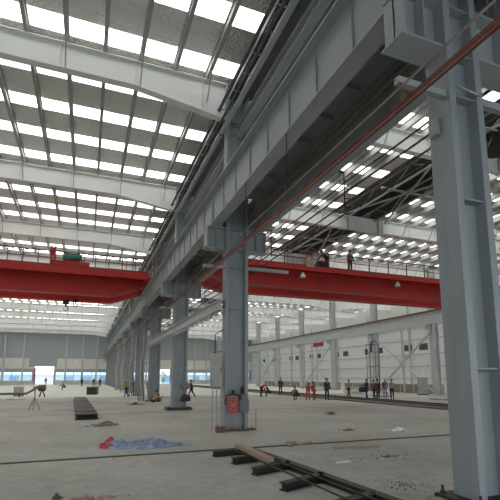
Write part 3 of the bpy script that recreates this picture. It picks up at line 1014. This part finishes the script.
# service pipes climbing the farther columns
for k, (y, x, lab) in enumerate(((35.55, 4.45, 'curved'), (44.6, 4.4, 'second curved'), (54.6, 4.4, 'third curved'), (64.6, 4.4, 'fourth curved'))):
    t = thing('riser_pipes', 'bundle of bent grey riser pipes on the middle column row, %s bundle from the camera' % NUM[k], 'pipes', (x, y, 0), 0, 'riser pipe bundles')
    for q in range(3):
        dx = -.2 * q
        MB().tube([(dx, 0, 0), (dx, 0, 1.0), (dx - .12, 0, 1.7), (dx - .14, 0, 3.0), (dx + .05, 0, 4.2), (dx + .05, 0, 6.65)], .06, 8).build('pipe', M['farsteel'] if q % 2 else M['pipe'], t, smooth=True)
    MB().box(-.6, .26, .05, .1, 3.0, 3.08).box(-.42, .26, .05, .1, 5.2, 5.28).build('clamp_bar', M['pipe'], t)

# ------------------------------------------------------------------ things on the floor
# steel track panel
t = thing('track_panel', 'dark steel ladder frame lying flat on the floor at bottom centre', 'frame', (0, 0, 0))
def ibeam(mb, a, b_, w, h, z=0):
    a, b_ = V((a[0], a[1], 0)), V((b_[0], b_[1], 0))
    zz = V((0, 0, 1))
    mb.bar(a + zz * (z + .012), b_ + zz * (z + .012), w, .024)
    mb.bar(a + zz * (z + h - .012), b_ + zz * (z + h - .012), w, .024)
    mb.bar(a + zz * (z + h / 2), b_ + zz * (z + h / 2), w * .35, h - .04)
b = MB(); ibeam(b, (3.95, 10.35), (4.32, 4.95), .17, .14); b.build('long_beam', M['steel'], t)
for (a, c) in (((2.96, 10.12), (3.98, 10.25)), ((3.12, 9.12), (4.08, 9.35)), ((3.16, 7.98), (4.14, 8.35)), ((3.19, 6.72), (4.22, 7.15)), ((3.25, 5.4), (4.22, 5.7))):
    b = MB(); ibeam(b, a, c, .17, .14); b.build('cross_beam', M['steel'], t)
for (x0, x1) in ((3.45, 3.62), (3.75, 3.98)):
    MB().tube([(x0, 10.2, .155), (x1, 5.1, .155)], .016, 6).build('tie_rod', M['steel'], t)
pk = MB().cbox((0, 0, 0), (.2, 1.75, .09)).build('timber_plank', M['wood'], None, .01)
pk.location = (3.56, 9.05, .245); pk.rotation_euler = (math.radians(1.5), 0, math.radians(2))
tag(pk, 'weathered timber plank lying across the dark steel frame', 'plank')
pk = MB().cbox((0, 0, 0), (1.35, .07, .05)).build('timber_batten', M['wood'])
pk.location = (6.95, 9.95, .025); pk.rotation_euler = (0, 0, math.radians(-9))
tag(pk, 'thin timber batten lying on the floor beyond the steel frame', 'batten')
for k, (x, y, l, a) in enumerate(((5.35, 10.85, .35, 70), (5.9, 10.95, .55, 20), (5.6, 11.2, .3, -20))):
    pk = MB().cbox((0, 0, 0), (l, .07, .05)).build('timber_offcut', M['wood'])
    pk.location = (x, y, .045); pk.rotation_euler = (0, 0, math.radians(a))
    tag(pk, 'short timber offcut on the dark floor joint, %s from the left' % ['first', 'third', 'second'][k], 'offcut', 'timber offcuts')
pp = MB()
pp.v = [(0, 0, .004), (.42, .03, .006), (.40, .14, .012), (.02, .12, .005), (.2, .07, .03)]
pp.f = [(0, 1, 4), (1, 2, 4), (2, 3, 4), (3, 0, 4)]
o = pp.build('paper_scrap', M['paper']); o.location = (5.3, 8.35, 0)
tag(o, 'white paper scrap on the floor beside the steel frame', 'paper')

# rubble and debris: uncountable crumbs
def debris(name, loc, rx, ry, n_, mats, label, smin=.02, smax=.1, seed=1, sticks=0, cat='rubble', hmax=.12):
    rr = random.Random(seed)
    b = MB()
    for k in range(n_):
        a = rr.uniform(0, 6.28); d = abs(rr.gauss(0, .45))
        if d > 1: d = rr.uniform(0, 1)
        s = rr.uniform(smin, smax) * (1.15 - .5 * d)
        c = V((rx * d * math.cos(a), ry * d * math.sin(a), max(s * .35, hmax * max(0, (1 - d * 1.6)) * rr.uniform(.3, 1))))
        i = len(b.v)
        # irregular octahedral stone
        dirs = [(1, 0, 0), (0, 1, 0), (-1, 0, 0), (0, -1, 0), (0, 0, 1), (0, 0, -1)]
        rz = rr.uniform(0, 3)
        for q in dirs:
            x, y = q[0] * math.cos(rz) - q[1] * math.sin(rz), q[0] * math.sin(rz) + q[1] * math.cos(rz)
            b.v.append((c.x + x * s * rr.uniform(.6, 1.3), c.y + y * s * rr.uniform(.6, 1.3), max(0, c.z + q[2] * s * rr.uniform(.4, .8))))
        for f in ((0, 1, 4), (1, 2, 4), (2, 3, 4), (3, 0, 4), (1, 0, 5), (2, 1, 5), (3, 2, 5), (0, 3, 5)): b.f.append(tuple(i + q for q in f))
    for k in range(sticks):
        a = rr.uniform(0, 6.28)
        p = V((rx * rr.uniform(-.7, .7), ry * rr.uniform(-.7, .7), .03))
        q = p + V((math.cos(a) * .16, math.sin(a) * .16, rr.uniform(.01, .1)))
        b.bar(p, q, .014)
    o = b.build(name, mats)
    o.location = loc
    tag(o, label, cat, kind='stuff')
    return o
debris('rubble', (4.4, 4.25, 0), 1.5, 1.0, 420, M['rubble'], 'grey concrete crumbs around the plinth of the nearest column', .015, .055, 11, hmax=.1)
debris('rubble', (5.35, 6.3, 0), 1.1, 1.2, 260, M['rubble'], 'scattered grey grit on the floor left of the nearest column', .006, .022, 12, hmax=.02)
debris('rubble', (6.9, 8.6, 0), 2.0, .8, 200, M['soil'], 'dark scattered grit on the floor right of the steel frame', .006, .022, 13, hmax=.02)
debris('debris_heap', (.85, 17.9, 0), .85, .5, 110, M['rubble'], 'small dark heap of sticks and soil on the floor left of the second column', .02, .09, 14, 26, hmax=.2)
debris('debris_heap', (10.4, 12.4, 0), .6, .35, 50, M['paper'], 'small pale debris heap right of the nearest column row', .03, .1, 15, 4, hmax=.12)
debris('debris_heap', (8.9, 13.2, 0), .45, .3, 40, M['rubble'], 'small grey debris heap beyond the long floor joint', .02, .07, 16, 4, hmax=.08)
debris('debris_heap', (11.9, 19.2, 0), .5, .3, 40, M['soil'], 'small dark debris heap far behind the pale heap', .03, .09, 17, 4, hmax=.1)
debris('debris_heap', (3.3, 30.6, 0), .8, .5, 50, M['soil'], 'low dark heap on the floor left of the third column', .03, .1, 18, 6, hmax=.15)
debris('debris_heap', (7.9, 25.0, 0), .8, .4, 50, M['rubble'], 'low grey heap on the floor right of the third column', .03, .1, 21, 6, hmax=.12)
debris('brick_rubble', (.12, 7.38, 0), .8, .16, 70, M['brick'], 'reddish broken brick crumbs at the bottom left edge', .015, .05, 19, 0, hmax=.05)
debris('debris_heap', (-.33, 7.6, 0), .12, .1, 20, M['soil'], 'dark lump of soil beside the reddish brick crumbs', .02, .05, 20, 0, hmax=.1)
# small stones on the floor
rr = random.Random(5)
b = MB()
for k in range(260):
    x, y = rr.uniform(-6, 19), rr.uniform(5, 42)
    s = rr.uniform(.01, .032)
    if 3.8 < x < 6.4 and any(abs(y - q) < .8 for q in YC): continue
    b.lathe([(s * .6, 0), (s, s * .3), (s * .4, s * .7)], (x, y, .001), 5)
tag(b.build('floor_grit', M['rubble']), 'small loose stones scattered over the whole concrete floor', 'grit', kind='stuff')

# blue tarpaulin heap
tp = thing('tarpaulin', 'crumpled blue tarpaulin with a red end lying on the floor', 'tarpaulin', (0, 0, 0))
from mathutils import noise as NZ
def tarp_strip(p0, p1, widths, heights, m, name, seed, parent):
    p0, p1 = V(p0), V(p1)
    d = (p1 - p0); L = d.length; d.normalize()
    s = V((-d.y, d.x, 0))
    n1, n2 = 64, 26
    b = MB()
    off = V((seed * 7.1, seed * 3.3, 0))
    def interp(a, t):
        t *= len(a) - 1; i = min(int(t), len(a) - 2); return a[i] + (a[i + 1] - a[i]) * (t - i)
    for i in range(n1 + 1):
        t = i / n1
        w, h = interp(widths, t), interp(heights, t)
        for j in range(n2 + 1):
            u = j / n2 * 2 - 1
            q = p0 + d * (L * t)
            nz = 1.2 * NZ.noise(V((t * L * 3.4, u * 2.0, 0)) + off) + .9 * NZ.noise(V((t * L * 8.5, u * 5, 2)) + off)
            ridge = abs(NZ.noise(V((t * L * 3.2 + u * 1.5, u * 2.2, 5)) + off))
            z = h * max(0, 1 - abs(u) ** 2.4) * (.55 + .5 * nz + .7 * (.5 - ridge))
            ww = w * (1 + .18 * NZ.noise(V((t * L * 3, 1 if u > 0 else -1, 8)) + off))
            b.v.append(tuple(q + s * (u * ww / 2) + V((0, 0, max(.006, z)))))
    m_ = n2 + 1
    for i in range(n1):
        for j in range(n2):
            k = i * m_ + j
            b.f.append((k, k + 1, k + m_ + 1, k + m_))
    o = b.build(name, m, parent, smooth=False)
    sm = o.modifiers.new('solid', 'SOLIDIFY'); sm.thickness = .006
    return o
tarp_strip((.62, 12.45, 0), (2.85, 12.0, 0), [.45, .75, .7, .9, 1.0, .8, .45, .2, .05], [.2, .22, .12, .18, .26, .18, .10, .08, .02], M['tarp'], 'sheet', 3, tp)
tarp_strip((.44, 12.42, 0), (.80, 12.38, 0), [.12, .42, .5], [.08, .22, .26], M['tarpred'], 'red_end', 4, tp)
# far small blue sheet
tp = thing('tarpaulin', 'flat blue sheet on the floor at the far left', 'tarpaulin', (0, 0, 0))
tarp_strip((-6.5, 40.0, 0), (-4.6, 40.3, 0), [.6, 1.2, 1.0, .3], [.08, .12, .14, .05], M['tarp'], 'sheet', 6, tp)

# stacked steel sections on the floor (dark)
st = thing('steel_stack', 'long dark stack of steel sections lying on the floor left of the columns', 'stack', (-.12, 29.5, 0), math.radians(1.7))
for k in range(9):
    xx = -.42 + k * .105
    b = MB().box(xx - .045, xx + .045, -8.9, 8.9, .22, .245).box(xx - .045, xx + .045, -8.9, 8.9, .05, .075).box(xx - .01, xx + .01, -8.9, 8.9, .075, .22)
    b.build('steel_section', M['steel'], st)
for y in (-8.6, -6, -3.5, -1, 1.5, 4, 6.5, 8.6): MB().box(-.5, .48, y - .06, y + .06, 0, .05).build('bearer', M['steel'], st)
for y in (-7, -4.6, -2, .4, 3, 5.5, 7.8): MB().box(-.5, .48, y - .05, y + .05, .245, .27).build('cross_strap', M['brown'], st)
# crates
t = thing('crate', 'dark open crate on the pale floor at the far left', 'crate', (.75, 50, 0))
MB().box(-.6, .45, -.5, .5, 0, .78).build('body', M['steel'], t)
MB().box(.45, .62, -.5, .5, 0, .9).build('side_board', M['wood'], t)
MB().box(-.64, .64, -.55, .55, .78, .86).build('lid', M['wood'], t)
t = thing('crate', 'grey metal box standing at the far left beside the tripod stand', 'crate', (-6.2, 48.2, 0))
MB().box(-.42, .42, -.4, .4, .08, .95).build('body', M['cab'], t, .03)
MB().box(-.45, .45, -.43, .43, 0, .08).build('base', M['wood'], t)
# tripod stand
t = thing('tripod_stand', 'thin dull yellow stand on legs at the far left of the floor', 'stand', (-2.75, 28.0, 0))
MB().tube([(0, 0, .35), (0, 0, 1.25)], .035, 8).build('pole', M['yellowst'], t)
for k in range(3):
    a = 2.1 * k + .4
    MB().tube([(0, 0, .75), (.34 * math.cos(a), .34 * math.sin(a), 0)], .024, 6).build('leg', M['yellowst'], t)
MB().box(-.1, .1, -.1, .1, 1.25, 1.33).build('head', M['yellowst'], t)
# concrete vibrator with long pole (dark arm, red motor)
t = thing('compactor', 'dull red headed machine with a long dark pole behind the tripod stand', 'machine', (-4.6, 45.6, 0))
MB().tube([(-3.3, -.4, .35), (-.6, 0, .35), (.4, .1, .95)], .11, 8).build('pole', M['brown'], t, smooth=True)
MB().lathe([(.15, -.35), (.32, -.3), (.32, .3), (.15, .35)], (.7, 0, .85), 12, 'X').build('motor', M['rust'], t)
b = MB()
for (x, y) in ((.5, -.3), (1.0, -.3), (.5, .3), (1.0, .3)): b.bar((.75, 0, .75), (x, y, 0), .06)
b.bar((-3.0, -.35, .4), (-3.0, -.35, 0), .08).bar((-1.2, -.1, .4), (-1.2, -.1, 0), .08)
b.build('legs', M['steel'], t)

# boards and stock near the right wall
for k, (x, y, l, h) in enumerate(((27.5, 35, 2.5, .5), (30.5, 44, 3, .7), (31.2, 54, 3, .6), (28.5, 28, 2.2, .4))):
    t = thing('steel_stock', 'low stack of pale steel stock near the far right columns, %s in order' % NUM[k], 'stack', (x, y, 0), math.radians(8 * (k - 1)), 'steel stock stacks')
    for q in range(4):
        MB().box(-.5 + q * .26, -.28 + q * .26, -l / 2, l / 2, .08, h * (.6 + .13 * ((q * 7) % 4))).build('billet', M['farsteel'] if q % 2 else M['beige'], t)
    for s in (-1, 1): MB().box(-.6, .6, s * l * .3 - .06, s * l * .3 + .06, 0, .08).build('bearer', M['wood'], t)
t = thing('red_panel', 'red hanging panel under the far runway beam', 'panel', (33.7, 57.5, 6.6))
MB().box(-.05, .05, -1.4, 1.6, 0, .6).build('board', M['red'], t)
MB().bar((0, -1.1, .6), (.2, -1.1, .86), .04).bar((0, 1.2, .6), (.2, 1.2, .86), .04).build('hanger', M['steel'], t)
t = thing('site_cabinet', 'grey upright cabinet at the foot of the far right column', 'cabinet', (33.6, 35.8, 0))
MB().box(-.4, .4, -.35, .35, .1, 1.9).build('body', M['cab'], t, .02)
MB().box(-.36, .36, -.37, -.35, .16, 1.84).build('door', M['cab'], t)
MB().box(-.42, .42, -.37, .37, 0, .1).build('plinth', M['steel'], t)

# ------------------------------------------------------------------ people
def skin_mesh(verts, edges, radii, root=0, sub=1):
    me = bpy.data.meshes.new('tmp')
    me.from_pydata([tuple(v) for v in verts], edges, [])
    o = bpy.data.objects.new('tmp', me)
    C.objects.link(o)
    sk = o.modifiers.new('skin', 'SKIN')
    sk.use_smooth_shade = True
    for i, v in enumerate(me.skin_vertices[0].data):
        r = radii[i]
        v.radius = r if isinstance(r, tuple) else (r, r)
        v.use_root = (i == root)
    ss = o.modifiers.new('sub', 'SUBSURF'); ss.levels = sub; ss.render_levels = sub
    dg = bpy.context.evaluated_depsgraph_get()
    dg.update()
    me2 = bpy.data.meshes.new_from_object(o.evaluated_get(dg))
    bpy.data.objects.remove(o)
    return me2

def person(loc, face, pose, top, bottom, label, hat=None, sleeves=True, h=1.72):
    """face: heading angle (radians, 0 = looking along +Y before rotation). pose: dict of joint angles in degrees."""
    g = lambda k, d=0: math.radians(pose.get(k, d))
    k = h / 1.72
    lean = g('lean')
    TH, SH, UA, FA = .42 * k, .41 * k, .28 * k, .25 * k
    def sag(a, l): return V((0, math.sin(a) * l, -math.cos(a) * l))   # angle from straight down, forward positive
    P = V((0, 0, 0))
    J = {}
    J['pel'] = P
    up = V((0, math.sin(lean), math.cos(lean)))
    J['waist'] = P + up * .14 * k
    J['chest'] = P + up * .36 * k
    J['neck'] = P + up * .50 * k
    ht = g('head', 0) + lean * .5
    hu = V((0, math.sin(ht), math.cos(ht)))
    J['neck2'] = J['neck'] + hu * .07 * k
    J['head'] = J['neck2'] + hu * .11 * k
    J['crown'] = J['head'] + hu * .09 * k
    for s, n_ in ((-1, 'L'), (1, 'R')):
        J['hip' + n_] = P + V((s * .09 * k, 0, -.04 * k))
        a = g('hip' + n_, 5 * s)
        kn = g('knee' + n_, 5)
        J['knee' + n_] = J['hip' + n_] + sag(a, TH) + V((s * .02, 0, 0))
        J['ank' + n_] = J['knee' + n_] + sag(a - kn, SH)
        ft = g('foot' + n_, 0)
        J['toe' + n_] = J['ank' + n_] + V((s * .02, math.cos(ft) * .15 * k, -.05 * k + math.sin(ft) * .15 * k))
        J['heel' + n_] = J['ank' + n_] + V((0, -.03 * k, -.05 * k))
        J['sh' + n_] = J['neck'] + V((s * .17 * k, 0, 0)) - up * .05 * k
        sa = g('arm' + n_, 5 * -s) + lean * pose.get('armlean', 0)
        out = g('out' + n_, 8)
        el = g('elb' + n_, 15)
        J['el' + n_] = J['sh' + n_] + V((s * math.sin(out) * UA, math.sin(sa) * math.cos(out) * UA, -math.cos(sa) * math.cos(out) * UA))
        out2 = out * pose.get('outk', .6)
        J['wr' + n_] = J['el' + n_] + V((s * math.sin(out2) * FA, math.sin(sa + el) * math.cos(out2) * FA, -math.cos(sa + el) * math.cos(out2) * FA))
        J['hd' + n_] = J['wr' + n_] + (J['wr' + n_] - J['el' + n_]).normalized() * .07 * k
    low = min(J['toeL'].z, J['toeR'].z, J['heelL'].z, J['heelR'].z) - .025 * k
    if 'seat' in pose: low = J['pel'].z - .13 * k - pose['seat']
    for n_ in J: J[n_] = J[n_] - V((0, 0, low))
    names = ['pel', 'waist', 'chest', 'neck', 'neck2', 'head', 'crown']
    rad = {'pel': (.135 * k, .10 * k), 'waist': (.12 * k, .09 * k), 'chest': (.15 * k, .105 * k), 'neck': (.06 * k, .06 * k), 'neck2': (.052 * k, .052 * k), 'head': (.078 * k, .092 * k), 'crown': (.06 * k, .07 * k)}
    E = [('pel', 'waist'), ('waist', 'chest'), ('chest', 'neck'), ('neck', 'neck2'), ('neck2', 'head'), ('head', 'crown')]
    for n_ in 'LR':
        names += ['hip' + n_, 'knee' + n_, 'ank' + n_, 'toe' + n_, 'sh' + n_, 'el' + n_, 'wr' + n_, 'hd' + n_]
        E += [('pel', 'hip' + n_), ('hip' + n_, 'knee' + n_), ('knee' + n_, 'ank' + n_), ('ank' + n_, 'toe' + n_), ('chest', 'sh' + n_), ('sh' + n_, 'el' + n_), ('el' + n_, 'wr' + n_), ('wr' + n_, 'hd' + n_)]
        for a, r in (('hip', .085), ('knee', .055), ('ank', .038), ('toe', .03), ('sh', .055), ('el', .04), ('wr', .028), ('hd', .032)):
            rad[a + n_] = (r * k, r * k)
    ix = {n_: i for i, n_ in enumerate(names)}
    me = skin_mesh([J[n_] for n_ in names], [(ix[a], ix[b_]) for a, b_ in E], [rad[n_] for n_ in names])
    me.materials.append(M['skin'])
    # fingers, nose and ears joined into the body mesh
    x = MB()
    for s, n_ in ((-1, 'L'), (1, 'R')):
        d = (J['hd' + n_] - J['wr' + n_]).normalized()
        side = V((0, 1, 0)) if abs(d.y) < .8 else V((0, 0, 1))
        side = (side - d * side.dot(d)).normalized()
        for q, l in enumerate((.062, .072, .068, .052)):
            base = J['hd' + n_] + side * (.024 - .016 * q) * k + d * .02 * k
            curl = V((-s, 0, 0)) * .012 * k
            x.tube([base - d * .02, base + d * l * .5 * k, base + d * l * .95 * k + curl * 2], .0085 * k, 5, .006 * k)
        tb = J['wr' + n_] + d * .035 * k + side * .02 * k
        x.tube([tb, tb + side * .03 * k + d * .015 * k, tb + side * .038 * k + d * .045 * k], .010 * k, 5, .007 * k)
    fwd = V((0, math.cos(ht), -math.sin(ht)))
    hc = J['head']
    x.tube([hc + fwd * .08 * k + hu * .02, hc + fwd * .115 * k - hu * .015 * k], .010 * k, 5, .016 * k)
    for s in (-1, 1): x.tube([hc + V((s * .075 * k, 0, 0)) + hu * .02, hc + V((s * .088 * k, -.005, 0)) - hu * .02], .016 * k, 5)
    bm = bmesh.new(); bm.from_mesh(me)
    m2 = x.mesh('x'); bm.from_mesh(m2); bm.to_mesh(me); bm.free(); bpy.data.meshes.remove(m2)
    for p in me.polygons: p.use_smooth = True
    me.name = 'person'
    body = bpy.data.objects.new('person', me)
    C.objects.link(body)
    body.location = loc
    body.rotation_euler = (0, 0, face)
    tag(body, label, 'person')
    def cloth(name, ns, es, grow, m, ends=None):
        vv = [J[a] if isinstance(a, str) else a for a in ns]
        ids = list(range(len(ns)))
        rr_ = []
        for a in ns:
            r = rad[a] if isinstance(a, str) else (.05 * k, .05 * k)
            rr_.append((r[0] + grow, r[1] + grow))
        mm = skin_mesh(vv, es, rr_)
        mm.materials.clear(); mm.materials.append(m)
        for p in mm.polygons: p.use_smooth = True; p.material_index = 0
        mm.name = name
        o = bpy.data.objects.new(name, mm); C.objects.link(o); o.parent = body
        return o
    if bottom:
        cloth('trousers', ['pel', 'hipL', 'kneeL', 'ankL', 'hipR', 'kneeR', 'ankR'], [(0, 1), (1, 2), (2, 3), (0, 4), (4, 5), (5, 6)], .016, bottom)
    if top:
        ns = ['waist', 'pel', 'chest', 'shL', 'elL', 'shR', 'elR']
        es = [(0, 1), (0, 2), (2, 3), (3, 4), (2, 5), (5, 6)]
        if sleeves: ns += ['wrL', 'wrR']; es += [(4, 7), (6, 8)]
        cloth('shirt', ns, es, .02, top)
    for n_ in 'LR':
        sh = MB().tube([J['heel' + n_], J['ank' + n_] + V((0, .05, -.04 * k)), J['toe' + n_] + V((0, .03, 0))], .042 * k, 8, .034 * k)
        sh.build('shoe', M['shoe'], body, smooth=True)
    # hair or helmet
    if hat:
        pr = [(.125, -.01), (.128, .0), (.112, .012), (.108, .05), (.085, .095), (.04, .12), (.005, .125)]
        hm = MB().lathe([(r * k, z * k) for r, z in pr], (0, 0, 0), 14)
        o = hm.build('helmet', hat, body, smooth=True)
        o.location = hc + hu * .035 * k
        o.rotation_euler = (-ht, 0, 0)
    hr = MB().lathe([(.09 * k, -.02), (.098 * k, .02), (.092 * k, .07 * k), (.06 * k, .115 * k), (.01, .13 * k)], (0, 0, 0), 12)
    o = hr.build('hair', M['hair'], body, smooth=True)
    o.location = hc - fwd * .015 * k + hu * (.0 if not hat else -.01)
    o.rotation_euler = (-ht, 0, 0)
    if hat: o.scale = (.95, .95, .6)
    ey = MB()
    for s in (-1, 1): ey.lathe([(.004, -.01), (.012, 0), (.004, .01)], tuple(hc + fwd * .083 * k + V((s * .03 * k, 0, 0)) + hu * .012), 6, 'Y')
    ey.lathe([(.004, -.005), (.01, 0), (.004, .005)], tuple(hc + fwd * .088 * k - hu * .045 * k), 6, 'Y')
    ey.build('eyes_and_mouth', M['hair'], body)
    return body
STAND = dict(hipL=2, hipR=-2, kneeL=3, kneeR=3, armL=5, armR=-5)
WALK = dict(lean=6, hipL=28, kneeL=8, hipR=-18, kneeR=22, armL=-25, armR=30, elbL=15, elbR=25)
CROUCH = dict(lean=35, hipL=105, kneeL=125, hipR=95, kneeR=120, armL=60, armR=55, elbL=20, elbR=25)
BEND = dict(lean=60, hipL=8, kneeL=15, hipR=-5, kneeR=10, armL=30, armR=35, elbL=15, elbR=10, head=10)
SIT = dict(lean=15, hipL=85, kneeL=80, hipR=80, kneeR=70, armL=45, armR=40, elbL=40, elbR=40)
SITF = dict(lean=20, hipL=95, kneeL=95, hipR=100, kneeR=105, armL=50, armR=45, elbL=40, elbR=40, seat=.02)
CARRY = dict(lean=-4, hipL=12, kneeL=8, hipR=-8, kneeR=12, armL=35, armR=35, elbL=65, elbR=65)
ARMS = dict(lean=4, hipL=18, kneeL=8, hipR=-16, kneeR=14, armL=20, armR=20, outL=55, outR=60, elbL=25, elbR=15)
pi = math.pi
person((24.0, 29.1, 0), pi * .75, ARMS, M['c_tan'], M['c_dark'], 'person in a tan top and dark trousers with arms held out beside the crossed bracing', sleeves=False)
person((25.3, 31.6, 0), pi * .9, STAND, M['c_blue'], M['c_grey'], 'person in blue standing behind the one with arms held out', hat=M['h_yellow'])
person((23.9, 30.8, 0), -pi * .4, STAND, M['c_dark'], M['c_dark'], 'person in black beside the thick far column, facing away')
person((23.35, 30.6, 0), pi * .6, WALK, M['c_maroon'], M['c_dark'], 'person in a maroon shirt close beside the black clothed person')
ca = person((22.9, 31.1, 0), pi * .5, CARRY, M['c_dark'], M['c_dark'], 'person in dark clothes carrying a dark bundle left of the far column')
bl = blob('bundle', M['c_dark'], (22.52, 31.1, .62), (.75, .55, .6), 33, 'dark bundle carried by the person left of the far column', 'bundle', .25)
person((22.5, 33.2, 0), -pi * .42, WALK, None, M['c_dark'], 'shirtless person in dark trousers walking on the ballast strip')
person((19.0, 31.2, 0), pi, STAND, M['c_dark'], M['c_dark'], 'person in black standing alone on the floor by the ballast strip', h=1.8)
person((16.8, 32.3, 0), pi * .6, CROUCH, M['c_maroon'], M['c_dark'], 'person in maroon crouching behind the two in orange overalls', hat=M['h_red'])
person((17.35, 31.5, 0), pi * .9, BEND, M['c_orange'], M['c_orange'], 'person in orange overalls bending down, left of the pair')
person((17.95, 31.5, 0), pi * .5, dict(STAND, lean=12), M['c_orange'], M['c_orange'], 'person in orange overalls standing stooped, right of the pair', h=1.5)
person((15.8, 37.9, 0), -pi * .4, BEND, M['c_orange'], M['c_dark'], 'person in an orange shirt bending forward right of the second column', hat=M['h_red'])
person((17.1, 38.9, 0), pi * .4, CROUCH, M['c_dark'], M['c_dark'], 'person in dark clothes crouching beside the orange shirted person')
person((19.4, 41.2, 0), pi, STAND, M['c_dark'], M['c_dark'], 'person in dark clothes standing farther back near the far wall', h=1.85)
person((9.5, 40.2, 0), pi * .45, WALK, M['c_maroon'], M['c_dark'], 'person in a maroon shirt walking right of the third column')
person((5.5, 34.05, 0), pi * .55, SITF, M['c_dark'], M['c_tan'], 'person sitting on the floor left of the third column', hat=M['h_blue'])
person((4.9, 33.2, 0), -pi * .5, SITF, M['c_yellow'], M['c_dark'], 'second person sitting on the floor in a yellowish shirt by the fourth column')
person((5.45, 39.8, 0), pi * .9, STAND, M['c_orange'], M['c_grey'], 'person in an orange shirt standing between the middle columns', hat=M['h_red'])
person((6.0, 39.6, 0), -pi * .8, STAND, M['c_blue'], M['c_blue'], 'person in blue overalls standing beside the orange shirted one between columns')
person((3.7, 42.4, 0), pi * .7, dict(WALK, lean=15), M['c_yellow'], M['c_dark'], 'person in a yellowish shirt walking left of the farther middle columns', hat=M['h_yellow'])
person((4.9, 48.8, 0), pi, STAND, M['c_blue'], M['c_blue'], 'person in blue standing farther off between the middle columns')
person((4.3, 49.6, 0), pi * .9, STAND, M['c_grey'], M['c_dark'], 'person in grey standing next to the farthest blue one')
person((-9.2, 116.0, 0), pi, STAND, M['c_dark'], M['c_dark'], 'dark clothed person standing in the bright doorway of the end wall', h=1.8)
for x, y, lab in ((-.7, 92, 'leftmost'), (1.5, 92, 'middle'), (2.7, 91, 'rightmost')):
    person((x, y, 0), pi, STAND, M['c_dark'], M['c_dark'], 'tiny dark figure standing before the far end windows, %s of three' % lab)
person((-2.9, 70, 0), pi * .5, CROUCH, M['c_dark'], M['c_dark'], 'tiny dark figure crouching on the pale floor at the far left')
# on the right crane walkway
person((17.35, 24.9, 9.26), pi, dict(STAND, lean=8), M['c_blue'], M['c_dark'], 'person in dark blue standing on the right crane walkway', hat=M['h_red'])
person((15.45, 24.9, 9.26), pi * .6, BEND, M['c_dark'], M['c_dark'], 'person in black bending over on the right crane walkway')
# worker on a high platform by the thick far column
sp = thing('work_platform', 'small timber work platform high on the far column', 'platform', (33.2, 43.6, 5.0))
MB().box(-.7, .8, -.45, .45, -.06, 0).build('deck', M['wood'], sp)
for (x, y) in ((-.6, -.35), (.7, -.35), (-.6, .35), (.7, .35)): MB().bar((x, y, -5.0), (x, y, 1.0), .05).build('scaffold_leg', M['rust'], sp)
b = MB()
for z in (-3.2, -1.8, .95): b.bar((-.6, -.35, z), (.7, -.35, z), .045).bar((-.6, .35, z), (.7, .35, z), .045).bar((-.6, -.35, z), (-.6, .35, z), .045)
b.build('scaffold_ledger', M['rust'], sp)
person((33.1, 43.6, 5.0), -pi * .5, dict(STAND, lean=15, armL=60, armR=70), M['c_blue'], M['c_blue'], 'person in blue working on the timber platform at the far column', hat=M['h_yellow'])

# ------------------------------------------------------------------ world: pale overcast daylight
w = bpy.data.worlds.new('world')
bpy.context.scene.world = w
w.use_nodes = True
nt = w.node_tree
bg = nt.nodes['Background']
tc = nt.nodes.new('ShaderNodeTexCoord')
sx = nt.nodes.new('ShaderNodeSeparateXYZ')
nt.links.new(tc.outputs['Generated'], sx.inputs[0])
rp = nt.nodes.new('ShaderNodeValToRGB')
rp.color_ramp.elements[0].position = .0; rp.color_ramp.elements[0].color = (.93, .96, 1, 1)
rp.color_ramp.elements[1].position = .6; rp.color_ramp.elements[1].color = (.78, .87, 1, 1)
nt.links.new(sx.outputs['Z'], rp.inputs['Fac'])
nt.links.new(rp.outputs['Color'], bg.inputs['Color'])
bg.inputs['Strength'].default_value = 1.9
